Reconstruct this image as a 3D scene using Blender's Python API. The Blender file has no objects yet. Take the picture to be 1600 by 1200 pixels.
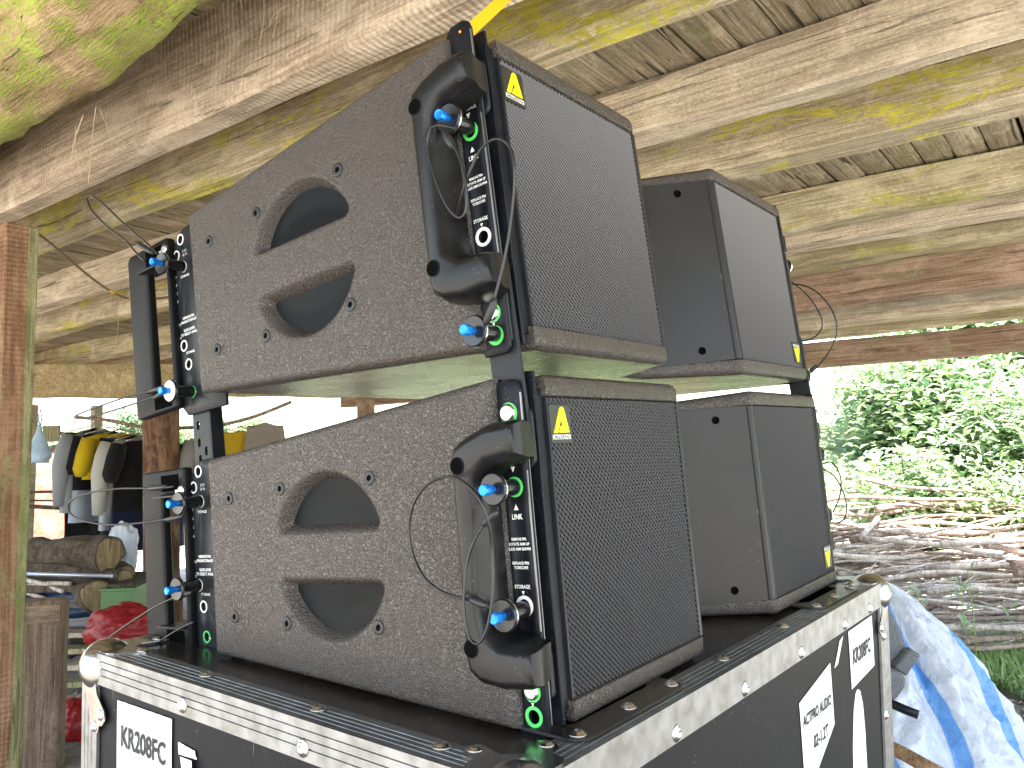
import bpy, bmesh, math, random
from mathutils import Matrix, Vector, noise
random.seed(7)
S = bpy.context.scene
COL = S.collection

# ------------------------------------------------------------------ camera
F_PX = 1285.84                      # focal length in pixels of the 1600 px wide photograph
EYE = Vector((0, 0, 1.05))
CR = Matrix(((0.60190384, -0.06485232, -0.79593087),
             (-0.79832804, -0.07332782, -0.5977419),
             (-0.01959893, 0.99519707, -0.09590972)))
cam_d = bpy.data.cameras.new('camera')
cam = bpy.data.objects.new('camera', cam_d); COL.objects.link(cam)
cam.matrix_world = Matrix.Translation(EYE) @ CR.to_4x4()
cam_d.sensor_width = 36.0; cam_d.lens = F_PX / 1600 * 36.0
cam_d.clip_start = 0.02; cam_d.clip_end = 400
S.camera = cam

# ------------------------------------------------------------------ light
SUN_EL, SUN_AZ = math.radians(64), math.radians(212)     # azimuth measured from +X towards +Y
W = bpy.data.worlds.new('World'); S.world = W; W.use_nodes = True
wn = W.node_tree.nodes; wl = W.node_tree.links
bgn = wn['Background']; sky = wn.new('ShaderNodeTexSky'); sky.sky_type = 'NISHITA'
sky.sun_disc = False; sky.sun_elevation = SUN_EL
sky.sun_rotation = math.radians(90) - SUN_AZ
sky.air_density = 1.3; sky.dust_density = 2.5; sky.ozone_density = 1.0
wl.new(sky.outputs[0], bgn.inputs[0]); bgn.inputs[1].default_value = 0.15
sd = bpy.data.lights.new('sun', 'SUN'); sd.energy = 5.0; sd.angle = math.radians(0.55); sd.color = (1, 0.975, 0.93)
sun = bpy.data.objects.new('sun', sd); COL.objects.link(sun)
sdir = Vector((math.cos(SUN_EL) * math.cos(SUN_AZ), math.cos(SUN_EL) * math.sin(SUN_AZ), math.sin(SUN_EL)))
sun.rotation_euler = sdir.to_track_quat('Z', 'Y').to_euler(); sun.location = sdir * 30

S.render.engine = 'CYCLES'
S.cycles.use_denoising = True
S.cycles.max_bounces = 9; S.cycles.diffuse_bounces = 6; S.cycles.glossy_bounces = 4
S.cycles.transparent_max_bounces = 12
S.cycles.sample_clamp_indirect = 12
S.cycles.caustics_reflective = False; S.cycles.caustics_refractive = False
S.view_settings.view_transform = 'Standard'; S.view_settings.look = 'None'
S.view_settings.exposure = 2.88; S.view_settings.gamma = 1; S.view_settings.use_curve_mapping = False

# ------------------------------------------------------------------ helpers
def ray(px, py):
    return CR @ Vector(((px - 800) / F_PX, -(py - 600) / F_PX, -1))
def P(px, py, t):                                        # point seen at a pixel, t metres ahead
    return EYE + ray(px, py) * t
def PG(px, py, z=0.0):                                   # where that line of sight meets height z
    d = ray(px, py); return EYE + d * ((z - EYE.z) / d.z)
def hit(M, px, py, ax, val):                             # same, on a plane of a local frame
    Mi = M.inverted(); o = Mi @ EYE; d = Mi.to_3x3() @ ray(px, py)
    return o + d * ((val - o[ax]) / d[ax])

def tag(o, label=None, cat=None, group=None, kind=None):
    if label: o['label'] = label
    if cat: o['category'] = cat
    if group: o['group'] = group
    if kind: o['kind'] = kind
    return o
def empty(name, M, label=None, cat=None, group=None):
    o = bpy.data.objects.new(name, None); COL.objects.link(o)
    o.empty_display_size = 0.05
    o.matrix_world = M if isinstance(M, Matrix) else Matrix.Translation(M)
    return tag(o, label, cat, group)

class MB:
    """collects faces; build() links them as one mesh object"""
    def __init__(s): s.v = []; s.f = []; s.m = []; s.sm = []
    def add(s, vs, fs, mi=0, smooth=False):
        b = len(s.v); s.v += [tuple(v) for v in vs]
        for f in fs: s.f.append([b + i for i in f]); s.m.append(mi); s.sm.append(smooth)
    def box(s, lo, hi, mi=0, M=None):
        x0, y0, z0 = lo; x1, y1, z1 = hi
        vs = [Vector(p) for p in ((x0,y0,z0),(x1,y0,z0),(x1,y1,z0),(x0,y1,z0),(x0,y0,z1),(x1,y0,z1),(x1,y1,z1),(x0,y1,z1))]
        if M: vs = [M @ v for v in vs]
        s.add(vs, [(0,3,2,1),(4,5,6,7),(0,1,5,4),(1,2,6,5),(2,3,7,6),(3,0,4,7)], mi)
    def rings(s, rings, mi=0, smooth=True, cap=True, closed=True):
        n = len(rings[0]); b = len(s.v)
        for r in rings: s.v += [tuple(p) for p in r]
        for i in range(len(rings) - 1):
            for j in range(n if closed else n - 1):
                k = (j + 1) % n
                s.f.append([b+i*n+j, b+i*n+k, b+(i+1)*n+k, b+(i+1)*n+j]); s.m.append(mi); s.sm.append(smooth)
        if cap:
            s.f.append([b + j for j in reversed(range(n))]); s.m.append(mi); s.sm.append(False)
            s.f.append([b + (len(rings)-1)*n + j for j in range(n)]); s.m.append(mi); s.sm.append(False)
    def tube(s, pts, r, n=8, mi=0, cap=True):
        pts = [Vector(p) for p in pts]; rs = r if isinstance(r, (list, tuple)) else [r] * len(pts)
        up = None; rr = []
        for i, p in enumerate(pts):
            t = (pts[min(i+1, len(pts)-1)] - pts[max(i-1, 0)]).normalized()
            if up is None:
                up = Vector((0,0,1)) if abs(t.z) < .9 else Vector((1,0,0))
            a = t.cross(up)
            if a.length < 1e-6: a = t.cross(Vector((0.3,1,0.2)))
            a.normalize(); b_ = a.cross(t).normalized(); up = b_
            rr.append([p + (a*math.cos(2*math.pi*k/n) + b_*math.sin(2*math.pi*k/n))*rs[i] for k in range(n)])
        s.rings(rr, mi, True, cap)
    def cyl(s, p0, p1, r0, r1=None, n=20, mi=0, smooth=True, cap=True):
        p0, p1 = Vector(p0), Vector(p1); t = (p1-p0).normalized()
        a = t.orthogonal().normalized(); b_ = t.cross(a)
        r1 = r0 if r1 is None else r1
        R = [[p + (a*math.cos(2*math.pi*k/n)+b_*math.sin(2*math.pi*k/n))*r for k in range(n)] for p, r in ((p0,r0),(p1,r1))]
        s.rings(R, mi, smooth, cap)
    def lathe(s, p0, ax, prof, n=20, mi=0, smooth=True):   # prof: (distance along axis, radius)
        p0 = Vector(p0); t = Vector(ax).normalized(); a = t.orthogonal().normalized(); b_ = t.cross(a)
        R = [[p0 + t*d + (a*math.cos(2*math.pi*k/n)+b_*math.sin(2*math.pi*k/n))*max(r,1e-5) for k in range(n)] for d, r in prof]
        s.rings(R, mi, smooth, True)
    def build(s, name, mats, parent=None, M=None, bevel=0, seg=2, sub=0, autosmooth=False):
        me = bpy.data.meshes.new(name); me.from_pydata(s.v, [], s.f)
        if not isinstance(mats, (list, tuple)): mats = [mats]
        for m in mats: me.materials.append(m)
        me.polygons.foreach_set('material_index', s.m)
        me.polygons.foreach_set('use_smooth', s.sm)
        me.update()
        return place(me, name, parent, M, bevel, seg, sub)
def place(me, name, parent=None, M=None, bevel=0, seg=2, sub=0):
    o = bpy.data.objects.new(name, me); COL.objects.link(o)
    if parent: o.parent = parent
    if M is not None: o.matrix_local = M
    if bevel:
        b = o.modifiers.new('bevel', 'BEVEL'); b.width = bevel; b.segments = seg; b.limit_method = 'ANGLE'
        b.angle_limit = math.radians(35); b.harden_normals = False
        for p in me.polygons: p.use_smooth = True
        try: me.set_sharp_from_angle(angle=math.radians(60))
        except Exception: pass
    if sub:
        u = o.modifiers.new('subdivision', 'SUBSURF'); u.levels = u.render_levels = sub
    return o
def circle(cx, cy, r, n=20, r2=None, ph=0):
    r2 = r if r2 is None else r2
    return [(cx + r*math.cos(ph+2*math.pi*k/n), cy + r2*math.sin(ph+2*math.pi*k/n)) for k in range(n)]
def rrect(x0, y0, x1, y1, r, n=5):
    out = []
    for cx, cy, a in ((x1-r,y1-r,0),(x0+r,y1-r,90),(x0+r,y0+r,180),(x1-r,y0+r,270)):
        for k in range(n+1):
            t = math.radians(a + 90*k/n); out.append((cx+r*math.cos(t), cy+r*math.sin(t)))
    return out
def holed(mb, outer, holes, frame, th, mi=0):
    """flat plate with real holes; frame(u, v, w) -> 3-D, w is the thickness axis"""
    bm = bmesh.new(); ed = []; loops = []
    for lp in [outer] + holes:
        vs = [bm.verts.new((u, v, 0)) for u, v in lp]; loops.append(vs)
        for i in range(len(vs)): ed.append(bm.edges.new((vs[i], vs[(i+1) % len(vs)])))
    bmesh.ops.triangle_fill(bm, use_beauty=True, use_dissolve=False, edges=ed, normal=(0,0,1))
    bm.verts.index_update()
    vs = [(v.co.x, v.co.y) for v in bm.verts]; fs = [[v.index for v in f.verts] for f in bm.faces]
    li = [[v.index for v in lp] for lp in loops]
    n = len(vs)
    V = [frame(u, v, 0) for u, v in vs] + [frame(u, v, th) for u, v in vs]
    FS = [list(f) for f in fs] + [[i+n for i in reversed(f)] for f in fs]
    mb.add(V, FS, mi)
    FS = []
    for lp in li:
        for i in range(len(lp)):
            a, b = lp[i], lp[(i+1) % len(lp)]; FS.append([a, b, b+n, a+n])
    mb.add(V, FS, mi)
    bm.free()
def fix_normals(o):
    bm = bmesh.new(); bm.from_mesh(o.data)
    bmesh.ops.remove_doubles(bm, verts=bm.verts, dist=1e-5)
    bmesh.ops.recalc_face_normals(bm, faces=bm.faces); bm.to_mesh(o.data); bm.free(); return o
def spline(pts, n=8):
    pts = [Vector(p) for p in pts]; out = []
    for i in range(len(pts)-1):
        p0 = pts[max(i-1,0)]; p1 = pts[i]; p2 = pts[i+1]; p3 = pts[min(i+2, len(pts)-1)]
        for k in range(n):
            t = k/n
            out.append(0.5*((2*p1)+(p2-p0)*t+(2*p0-5*p1+4*p2-p3)*t*t+(3*p1-p0-3*p2+p3)*t**3))
    out.append(pts[-1]); return out
def text(s, size, mat, parent, M, name='lettering', align='CENTER', sx=1.0, bold=0.0, spacing=1.0):
    c = bpy.data.curves.new(name, 'FONT'); c.body = s; c.size = size; c.align_x = align; c.align_y = 'CENTER'
    c.offset = bold; c.space_line = spacing; c.resolution_u = 3
    c.materials.append(mat)
    t = bpy.data.objects.new(name, c); COL.objects.link(t); bpy.context.view_layer.update()
    me = bpy.data.meshes.new_from_object(t.evaluated_get(bpy.context.evaluated_depsgraph_get())); bpy.data.objects.remove(t)
    me.name = name; me.materials.clear(); me.materials.append(mat)
    o = bpy.data.objects.new(name, me); COL.objects.link(o); o.parent = parent
    o.matrix_local = M @ Matrix.Diagonal((sx,1,1,1)); return o
def face_m(origin, right, up):
    r = Vector(right).normalized(); u = Vector(up); u = (u - r*u.dot(r)).normalized(); n = r.cross(u)
    m = Matrix((r, u, n)).transposed().to_4x4(); m.translation = Vector(origin); return m

# ------------------------------------------------------------------ materials
def mat(name, col, rough=0.5, metal=0.0, spec=0.5, bump=None, noise_col=None, coord='Object', coat=0):
    m = bpy.data.materials.new(name); m.use_nodes = True; nt = m.node_tree; b = nt.nodes['Principled BSDF']
    b.inputs['Base Color'].default_value = (*col, 1); b.inputs['Roughness'].default_value = rough
    b.inputs['Metallic'].default_value = metal; b.inputs['Specular IOR Level'].default_value = spec
    if coat: b.inputs['Coat Weight'].default_value = coat; b.inputs['Coat Roughness'].default_value = 0.1
    tc = None
    if bump or noise_col: tc = nt.nodes.new('ShaderNodeTexCoord')
    if bump:                                            # (scale, strength, distance, detail)
        nz = nt.nodes.new('ShaderNodeTexNoise'); nz.inputs['Scale'].default_value = bump[0]
        nz.inputs['Detail'].default_value = bump[3]; nt.links.new(tc.outputs[coord], nz.inputs['Vector'])
        bp = nt.nodes.new('ShaderNodeBump'); bp.inputs['Strength'].default_value = bump[1]; bp.inputs['Distance'].default_value = bump[2]
        nt.links.new(nz.outputs['Fac'], bp.inputs['Height']); nt.links.new(bp.outputs[0], b.inputs['Normal'])
    if noise_col:                                       # (scale, second colour, lo, hi, roughness2)
        nz = nt.nodes.new('ShaderNodeTexNoise'); nz.inputs['Scale'].default_value = noise_col[0]; nz.inputs['Detail'].default_value = 5
        nt.links.new(tc.outputs[coord], nz.inputs['Vector'])
        cr = nt.nodes.new('ShaderNodeValToRGB'); cr.color_ramp.elements[0].position = noise_col[2]; cr.color_ramp.elements[1].position = noise_col[3]
        cr.color_ramp.elements[0].color = (*col, 1); cr.color_ramp.elements[1].color = (*noise_col[1], 1)
        nt.links.new(nz.outputs['Fac'], cr.inputs[0]); nt.links.new(cr.outputs[0], b.inputs['Base Color'])
        if len(noise_col) > 4:
            mr = nt.nodes.new('ShaderNodeMapRange'); mr.inputs['To Min'].default_value = rough; mr.inputs['To Max'].default_value = noise_col[4]
            nt.links.new(nz.outputs['Fac'], mr.inputs['Value']); nt.links.new(mr.outputs[0], b.inputs['Roughness'])
    return m
def wood(name, c1, c2, axis=1, moss=0.0, mosscol=(.30,.29,.05), grime=0.35, bump=0.5, grain=60, saw=0.0, scale=1.0, crack=0.5, rough=0.85):
    """weathered timber: grain along an axis, pale/dark mottling, lichen patches, cracks, saw marks"""
    m = bpy.data.materials.new(name); m.use_nodes = True; nt = m.node_tree; N = nt.nodes; L = nt.links; b = N['Principled BSDF']
    b.inputs['Roughness'].default_value = rough; b.inputs['Specular IOR Level'].default_value = 0.25
    tc = N.new('ShaderNodeTexCoord'); oi = N.new('ShaderNodeObjectInfo')
    sc = N.new('ShaderNodeVectorMath'); sc.operation = 'SCALE'; sc.inputs[3].default_value = 17.0
    cmb = N.new('ShaderNodeCombineXYZ'); L.new(oi.outputs['Random'], cmb.inputs[0]); L.new(oi.outputs['Random'], cmb.inputs[1]); L.new(oi.outputs['Random'], cmb.inputs[2])
    L.new(cmb.outputs[0], sc.inputs[0])
    ad = N.new('ShaderNodeVectorMath'); ad.operation = 'ADD'; L.new(tc.outputs['Object'], ad.inputs[0]); L.new(sc.outputs[0], ad.inputs[1])
    def mapped(s_along, s_cross):
        mp = N.new('ShaderNodeMapping'); v = [s_cross]*3; v[axis] = s_along; mp.inputs['Scale'].default_value = v
        L.new(ad.outputs[0], mp.inputs[0]); return mp
    def nz(mp, detail, rgh=0.55, dist=0.0):
        n = N.new('ShaderNodeTexNoise'); n.inputs['Scale'].default_value = 1; n.inputs['Detail'].default_value = detail
        n.inputs['Roughness'].default_value = rgh; n.inputs['Distortion'].default_value = dist; L.new(mp.outputs[0], n.inputs['Vector']); return n
    def ramp(src, p0, p1, c0=(0,0,0), c1_=(1,1,1)):
        r = N.new('ShaderNodeValToRGB'); e = r.color_ramp.elements; e[0].position = p0; e[1].position = p1; e[0].color = (*c0,1); e[1].color = (*c1_,1)
        L.new(src, r.inputs[0]); return r
    def mix(a, bcol, fac, mode='MIX'):
        x = N.new('ShaderNodeMix'); x.data_type = 'RGBA'; x.blend_type = mode
        for s_, v in ((x.inputs[6], a), (x.inputs[7], bcol), (x.inputs[0], fac)):
            if hasattr(v, 'is_output'): L.new(v, s_)
            elif isinstance(v, (int, float)): s_.default_value = v
            else: s_.default_value = (*v, 1)
        return x.outputs[2]
    g1 = nz(mapped(3*scale, grain*scale), 6, .6, .4)
    g2 = nz(mapped(1.2*scale, 6*scale), 5, .6, .8)
    col = ramp(g1.outputs['Fac'], .39, .61, c1, c2).outputs[0]
    fs = ramp(nz(mapped(4*scale, 190*scale), 3, .6, .3).outputs['Fac'], .40, .56, (.60,.56,.50), (1.08,1.08,1.08)); col = mix(col, fs.outputs[0], .7, 'MULTIPLY')
    big = ramp(g2.outputs['Fac'], .36, .66)
    gn = ramp(nz(mapped(130*scale, 170*scale), 3, .7).outputs['Fac'], .35, .65, (.62,.62,.62), (1.18,1.18,1.18)); col = mix(col, gn.outputs[0], .75, 'MULTIPLY')
    dark = tuple(x*.42 for x in c1)
    gr = N.new('ShaderNodeMath'); gr.operation = 'MULTIPLY'; gr.inputs[1].default_value = grime; L.new(big.outputs[0], gr.inputs[0])
    col = mix(col, dark, gr.outputs[0])
    patch = ramp(nz(mapped(5*scale, 9*scale), 8, .7, .6).outputs['Fac'], .50, .62)
    gp = N.new('ShaderNodeMath'); gp.operation = 'MULTIPLY'; gp.inputs[1].default_value = .38; L.new(patch.outputs[0], gp.inputs[0])
    col = mix(col, tuple(min(1, x*1.35) for x in c2), gp.outputs[0])
    if moss > 0:
        mk = ramp(nz(mapped(2.6*scale, 8*scale), 7, .68, .9).outputs['Fac'], .635-.22*moss, .685-.20*moss)
        fine = ramp(nz(mapped(60*scale, 90*scale), 4, .7).outputs['Fac'], .38, .56)
        mm = N.new('ShaderNodeMath'); mm.operation = 'MULTIPLY'; L.new(mk.outputs[0], mm.inputs[0]); L.new(fine.outputs[0], mm.inputs[1])
        mv = ramp(nz(mapped(9*scale, 14*scale), 4).outputs['Fac'], .35, .65, tuple(x*.55 for x in mosscol), mosscol)
        m2 = N.new('ShaderNodeMath'); m2.operation = 'MULTIPLY'; m2.inputs[1].default_value = min(1, .75+.3*moss); L.new(mm.outputs[0], m2.inputs[0])
        col = mix(col, mv.outputs[0], m2.outputs[0])
    ck = ramp(nz(mapped(1.4*scale, 34*scale), 2, .5, 1.6).outputs['Fac'], .325, .345)
    inv = N.new('ShaderNodeMath'); inv.operation = 'MULTIPLY_ADD'; inv.inputs[1].default_value = -crack; inv.inputs[2].default_value = crack; L.new(ck.outputs[0], inv.inputs[0])
    col = mix(col, (.02,.014,.01), inv.outputs[0])
    L.new(col, b.inputs['Base Color'])
    h = N.new('ShaderNodeMath'); h.operation = 'MULTIPLY_ADD'; h.inputs[1].default_value = .5
    fineh = nz(mapped(25*scale, 140*scale), 5, .65); L.new(g1.outputs['Fac'], h.inputs[0]); L.new(fineh.outputs['Fac'], h.inputs[2])
    h2 = N.new('ShaderNodeMath'); h2.operation = 'MULTIPLY_ADD'; h2.inputs[1].default_value = .8; L.new(ck.outputs[0], h2.inputs[0]); L.new(h.outputs[0], h2.inputs[2])
    out = h2.outputs[0]
    if saw > 0:
        wv = N.new('ShaderNodeTexWave'); wv.wave_type = 'BANDS'; wv.bands_direction = 'XYZ'[axis]
        wv.inputs['Scale'].default_value = 22*scale; wv.inputs['Distortion'].default_value = 2.2; wv.inputs['Detail'].default_value = 3; wv.inputs['Detail Scale'].default_value = 1.2
        L.new(ad.outputs[0], wv.inputs['Vector'])
        h3 = N.new('ShaderNodeMath'); h3.operation = 'MULTIPLY_ADD'; h3.inputs[1].default_value = saw; L.new(wv.outputs['Fac'], h3.inputs[0]); L.new(out, h3.inputs[2]); out = h3.outputs[0]
    bp = N.new('ShaderNodeBump'); bp.inputs['Strength'].default_value = bump; bp.inputs['Distance'].default_value = 0.006
    L.new(out, bp.inputs['Height']); L.new(bp.outputs[0], b.inputs['Normal'])
    return m
def cloth(name, c, c2=None, rough=.9, scale=400):
    m = mat(name, c, rough, 0, .2, bump=(scale, .25, .002, 3)); b = m.node_tree.nodes['Principled BSDF']
    b.inputs['Sheen Weight'].default_value = .1; return m

def paint_mat():
    m = bpy.data.materials.new('brown_textured_paint'); m.use_nodes = True; nt = m.node_tree; N = nt.nodes; L = nt.links; b = N['Principled BSDF']
    b.inputs['Base Color'].default_value = (.054,.045,.040,1); b.inputs['Roughness'].default_value = .30; b.inputs['Specular IOR Level'].default_value = .55
    tc = N.new('ShaderNodeTexCoord')
    n1 = N.new('ShaderNodeTexNoise'); n1.inputs['Scale'].default_value = 500; n1.inputs['Detail'].default_value = 1.5; n1.inputs['Distortion'].default_value = 1.2
    n2 = N.new('ShaderNodeTexNoise'); n2.inputs['Scale'].default_value = 900; n2.inputs['Detail'].default_value = 2
    n3 = N.new('ShaderNodeTexNoise'); n3.inputs['Scale'].default_value = 14; n3.inputs['Detail'].default_value = 3
    for n in (n1, n2, n3): L.new(tc.outputs['Object'], n.inputs['Vector'])
    rp = N.new('ShaderNodeValToRGB'); rp.color_ramp.elements[0].position = .42; rp.color_ramp.elements[1].position = .66
    L.new(n1.outputs['Fac'], rp.inputs[0])
    ma = N.new('ShaderNodeMath'); ma.operation = 'MULTIPLY_ADD'; ma.inputs[1].default_value = .25
    L.new(n2.outputs['Fac'], ma.inputs[0]); L.new(rp.outputs[0], ma.inputs[2])
    bp = N.new('ShaderNodeBump'); bp.inputs['Strength'].default_value = .65; bp.inputs['Distance'].default_value = .0014
    L.new(ma.outputs[0], bp.inputs['Height']); L.new(bp.outputs[0], b.inputs['Normal'])
    mr = N.new('ShaderNodeMapRange'); mr.inputs['To Min'].default_value = .20; mr.inputs['To Max'].default_value = .34; L.new(n3.outputs['Fac'], mr.inputs['Value']); L.new(mr.outputs[0], b.inputs['Roughness'])
    return m
PAINT = paint_mat()
PLASTIC = mat('black_moulded_plastic', (.005,.005,.0055), .26, 0, .30, bump=(900,.10,.0006,2), noise_col=(26,(.013,.0125,.012),.4,.7,.38))
HANDLE = mat('matt_black_handle', (.006,.006,.0065), .48, 0, .16, bump=(900,.10,.0006,2))
CUP = mat('black_cup_plastic', (.004,.005,.006), .42, 0, .10, bump=(700,.06,.0005,2))
METAL = mat('black_coated_steel', (.005,.006,.009), .38, 0, .18, bump=(1500,.12,.0004,2), noise_col=(60,(.011,.012,.016),.4,.75,.5))
METALG = mat('dark_grey_coated_steel', (.014,.016,.020), .40, .0, .22, bump=(1500,.12,.0004,2))
EDGE = mat('worn_steel_edge', (.22,.22,.23), .35, .8)
ALU = mat('aluminium_profile', (.34,.35,.36), .36, 1.0, .5, bump=(140,.22,.0008,6), noise_col=(55,(.23,.23,.22),.38,.66,.55))
CHROME = mat('bright_zinc_steel', (.46,.45,.44), .15, 1.0, .5, bump=(60,.12,.001,3), noise_col=(30,(.34,.31,.29),.45,.75,.32))
LAM = mat('black_laminate_board', (.014,.014,.016), .45, 0, .12, bump=(1400,.35,.0005,2), noise_col=(70,(.022,.022,.022),.55,.8,.55))
LAMTOP = mat('dark_laminate_top', (.018,.015,.012), .14, 0, .6, bump=(30,.06,.0010,3), noise_col=(9,(.040,.031,.022),.44,.60,.34))
WHITE = mat('white_print', (.78,.78,.76), .5); GREEN = mat('green_print', (.09,.62,.13), .5)
BLUE = mat('blue_anodised', (.01,.22,.75), .25, .55); CABLE = mat('dark_coated_wire', (.012,.012,.013), .28, .1)
CRIMP = mat('grey_crimp_sleeve', (.022,.023,.026), .4, .3); SILVER = mat('machined_steel', (.62,.61,.6), .22, 1.0)
YELLOW = mat('yellow_print', (.88,.74,.0), .5); BADGE = mat('black_badge', (.020,.022,.016), .42, bump=(500,.12,.0004,2))
PAPER = mat('white_label_paper', (.74,.73,.74), .55, bump=(14,.35,.004,3)); INK = mat('black_ink', (.012,.012,.014), .6)
STRAND = mat('grille_steel', (.10,.10,.105), .32, .35, .5); STRAND_SHADE = mat('grille_steel_shaded', (.03,.03,.032), .5); BACK = mat('black_grille_cloth', (.004,.004,.0045), .95, 0, .0)  # second grille steel darkened: shade of the deeper strands put into the colour
STRAP = mat('yellow_webbing', (.85,.42,.0), .6, bump=(900,.5,.001,2))

def specks(m, scale, size, col=(.35,.33,.30), amt=1.0, scratch=True):
    nt = m.node_tree; N = nt.nodes; L = nt.links; b = N['Principled BSDF']; tc = N.new('ShaderNodeTexCoord')
    v = N.new('ShaderNodeTexVoronoi'); v.inputs['Scale'].default_value = scale; v.inputs['Randomness'].default_value = 1; L.new(tc.outputs['Object'], v.inputs['Vector'])
    lt = N.new('ShaderNodeMath'); lt.operation = 'LESS_THAN'; lt.inputs[1].default_value = size; L.new(v.outputs['Distance'], lt.inputs[0])
    n = N.new('ShaderNodeTexNoise'); n.inputs['Scale'].default_value = scale*.12; L.new(tc.outputs['Object'], n.inputs['Vector'])
    gt = N.new('ShaderNodeMath'); gt.operation = 'GREATER_THAN'; gt.inputs[1].default_value = .56; L.new(n.outputs['Fac'], gt.inputs[0])
    mu = N.new('ShaderNodeMath'); mu.operation = 'MULTIPLY'; L.new(lt.outputs[0], mu.inputs[0]); L.new(gt.outputs[0], mu.inputs[1]); f = mu.outputs[0]
    if scratch:
        w = N.new('ShaderNodeTexNoise'); w.inputs['Scale'].default_value = 1; w.inputs['Detail'].default_value = 2; mp = N.new('ShaderNodeMapping'); mp.inputs['Rotation'].default_value = (.5,.7,.4); mp.inputs['Scale'].default_value = (12,260,40)
        L.new(tc.outputs['Object'], mp.inputs[0]); L.new(mp.outputs[0], w.inputs['Vector']); g = N.new('ShaderNodeMath'); g.operation = 'GREATER_THAN'; g.inputs[1].default_value = .765; L.new(w.outputs['Fac'], g.inputs[0])
        mx_ = N.new('ShaderNodeMath'); mx_.operation = 'MAXIMUM'; L.new(f, mx_.inputs[0]); L.new(g.outputs[0], mx_.inputs[1]); f = mx_.outputs[0]
    am = N.new('ShaderNodeMath'); am.operation = 'MULTIPLY'; am.inputs[1].default_value = .35*amt; L.new(f, am.inputs[0])
    x = N.new('ShaderNodeMix'); x.data_type = 'RGBA'; x.inputs[7].default_value = (*col, 1); L.new(am.outputs[0], x.inputs[0])
    src = b.inputs['Base Color'].links
    if src: L.new(src[0].from_socket, x.inputs[6])
    else: x.inputs[6].default_value = b.inputs['Base Color'].default_value
    L.new(x.outputs[2], b.inputs['Base Color'])
specks(LAM, 170, .13, amt=.8); specks(LAMTOP, 150, .12, amt=.9); specks(PLASTIC, 260, .12, amt=.7); specks(METAL, 320, .13, amt=.8, scratch=False); specks(PAINT, 60, .06, (.02,.018,.015), 1.6, False)

# timber
W_PALE = wood('pale_weathered_timber', (0.512,0.414,0.294), (0.743,0.628,0.472), 1, moss=0.14, mosscol=(.58,.54,.12), grime=.32, bump=.7)
W_TAN = wood('tan_rough_sawn_timber', (0.474,0.367,0.262), (0.705,0.580,0.440), 1, moss=0.06, mosscol=(.36,.37,.18), grime=.42, bump=.8, saw=.8)
W_MOSS = wood('mossy_timber', (0.461,0.378,0.242), (0.692,0.592,0.420), 1, moss=0.62, mosscol=(.66,.60,.05), grime=.42, bump=.8)
W_OLIVE = wood('olive_stained_timber', (0.423,0.355,0.210), (0.628,0.544,0.357), 1, moss=0.45, mosscol=(.50,.48,.07), grime=.5, bump=.8)
W_BROWN = wood('reddish_brown_timber', (.27,.17,.11), (.42,.30,.22), 1, moss=.30, mosscol=(.28,.27,.15), grime=.4, bump=.6)
W_GREY = wood('grey_brown_timber', (0.384,0.319,0.230), (0.564,0.485,0.367), 1, moss=0.2, mosscol=(.34,.35,.20), grime=.5, bump=.6)
W_PLANK = wood('split_plank', (0.347,0.280,0.182), (0.567,0.482,0.340), 0, moss=0.3, mosscol=(.30,.31,.12), grime=.55, bump=.9, grain=110, crack=.8)
W_LOG = wood('mossy_log_bark', (0.384,0.260,0.137), (0.666,0.497,0.283), 1, moss=0.85, mosscol=(.42,.52,.08), grime=.45, bump=1.0, grain=26, scale=1.3)
W_POST = wood('orange_sawn_post', (.24,.125,.075), (.37,.225,.14), 2, moss=.3, mosscol=(.33,.30,.15), grime=.45, bump=.5, saw=.8, scale=1.0)
W_POSTG = wood('green_weathered_post_side', (.22,.21,.11), (.37,.35,.20), 2, moss=.6, mosscol=(.26,.29,.10), grime=.3, bump=.6)
W_TRUNK = wood('striped_trunk_post', (.12,.06,.045), (.33,.20,.12), 2, moss=.25, mosscol=(.42,.36,.2), grime=.6, bump=.9, grain=22)
W_DARK = wood('dark_old_wood', (.055,.042,.032), (.13,.10,.075), 2, moss=0, grime=.5, bump=.7)
W_FIRE = wood('firewood_bark', (0.060,0.045,0.033), (0.132,0.105,0.078), 0, moss=.1, grime=.5, bump=1.0, grain=30)
W_CUT = wood('firewood_cut_face', (.22,.16,.09), (.36,.28,.17), 2, moss=0, grime=.45, bump=.5, grain=14)
W_STICK = wood('dry_branch_bark', (.40,.345,.30), (.68,.61,.54), 2, moss=0, grime=.4, bump=.6, grain=60)
W_STICK2 = wood('red_brown_branch_bark', (.24,.17,.135), (.44,.34,.28), 2, moss=0, grime=.4, bump=.6, grain=60)
# ------------------------------------------------------------------ ground and banks
def terrain_h(x, y):
    """cut clay bank rising beyond the house on the +X and +Y sides"""
    r = max(x - 7.1 + .25*math.sin(y*.9), (y - 8.6) * .9 + .3*math.sin(x*1.1))
    h = 0
    if r > 0:
        h = 1.48 * (1 - math.exp(-r*1.6)) - .012*max(0, r-2)
    if x > 6.5:                                           # higher wooded slope on the right
        w = 1/(1+math.exp((y - 2.0)*3))
        h = h*(1-w) + w*min(1.25, max(0, x - 6.7)*.55)
    n = noise.noise(Vector((x*.7, y*.7, 0)))*.05 + noise.noise(Vector((x*3, y*3, 5)))*.018
    return h + n*(1 if abs(x) < 30 else 0) + (noise.noise(Vector((x*1.7,y*1.7,9)))*.16 if r > .3 else 0)
def axis_vals(a, b, c, d, fine, coarse):
    out = []; v = a
    while v < d:
        out.append(v); v += fine if b <= v < c else coarse
    out.append(d); return out
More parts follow.
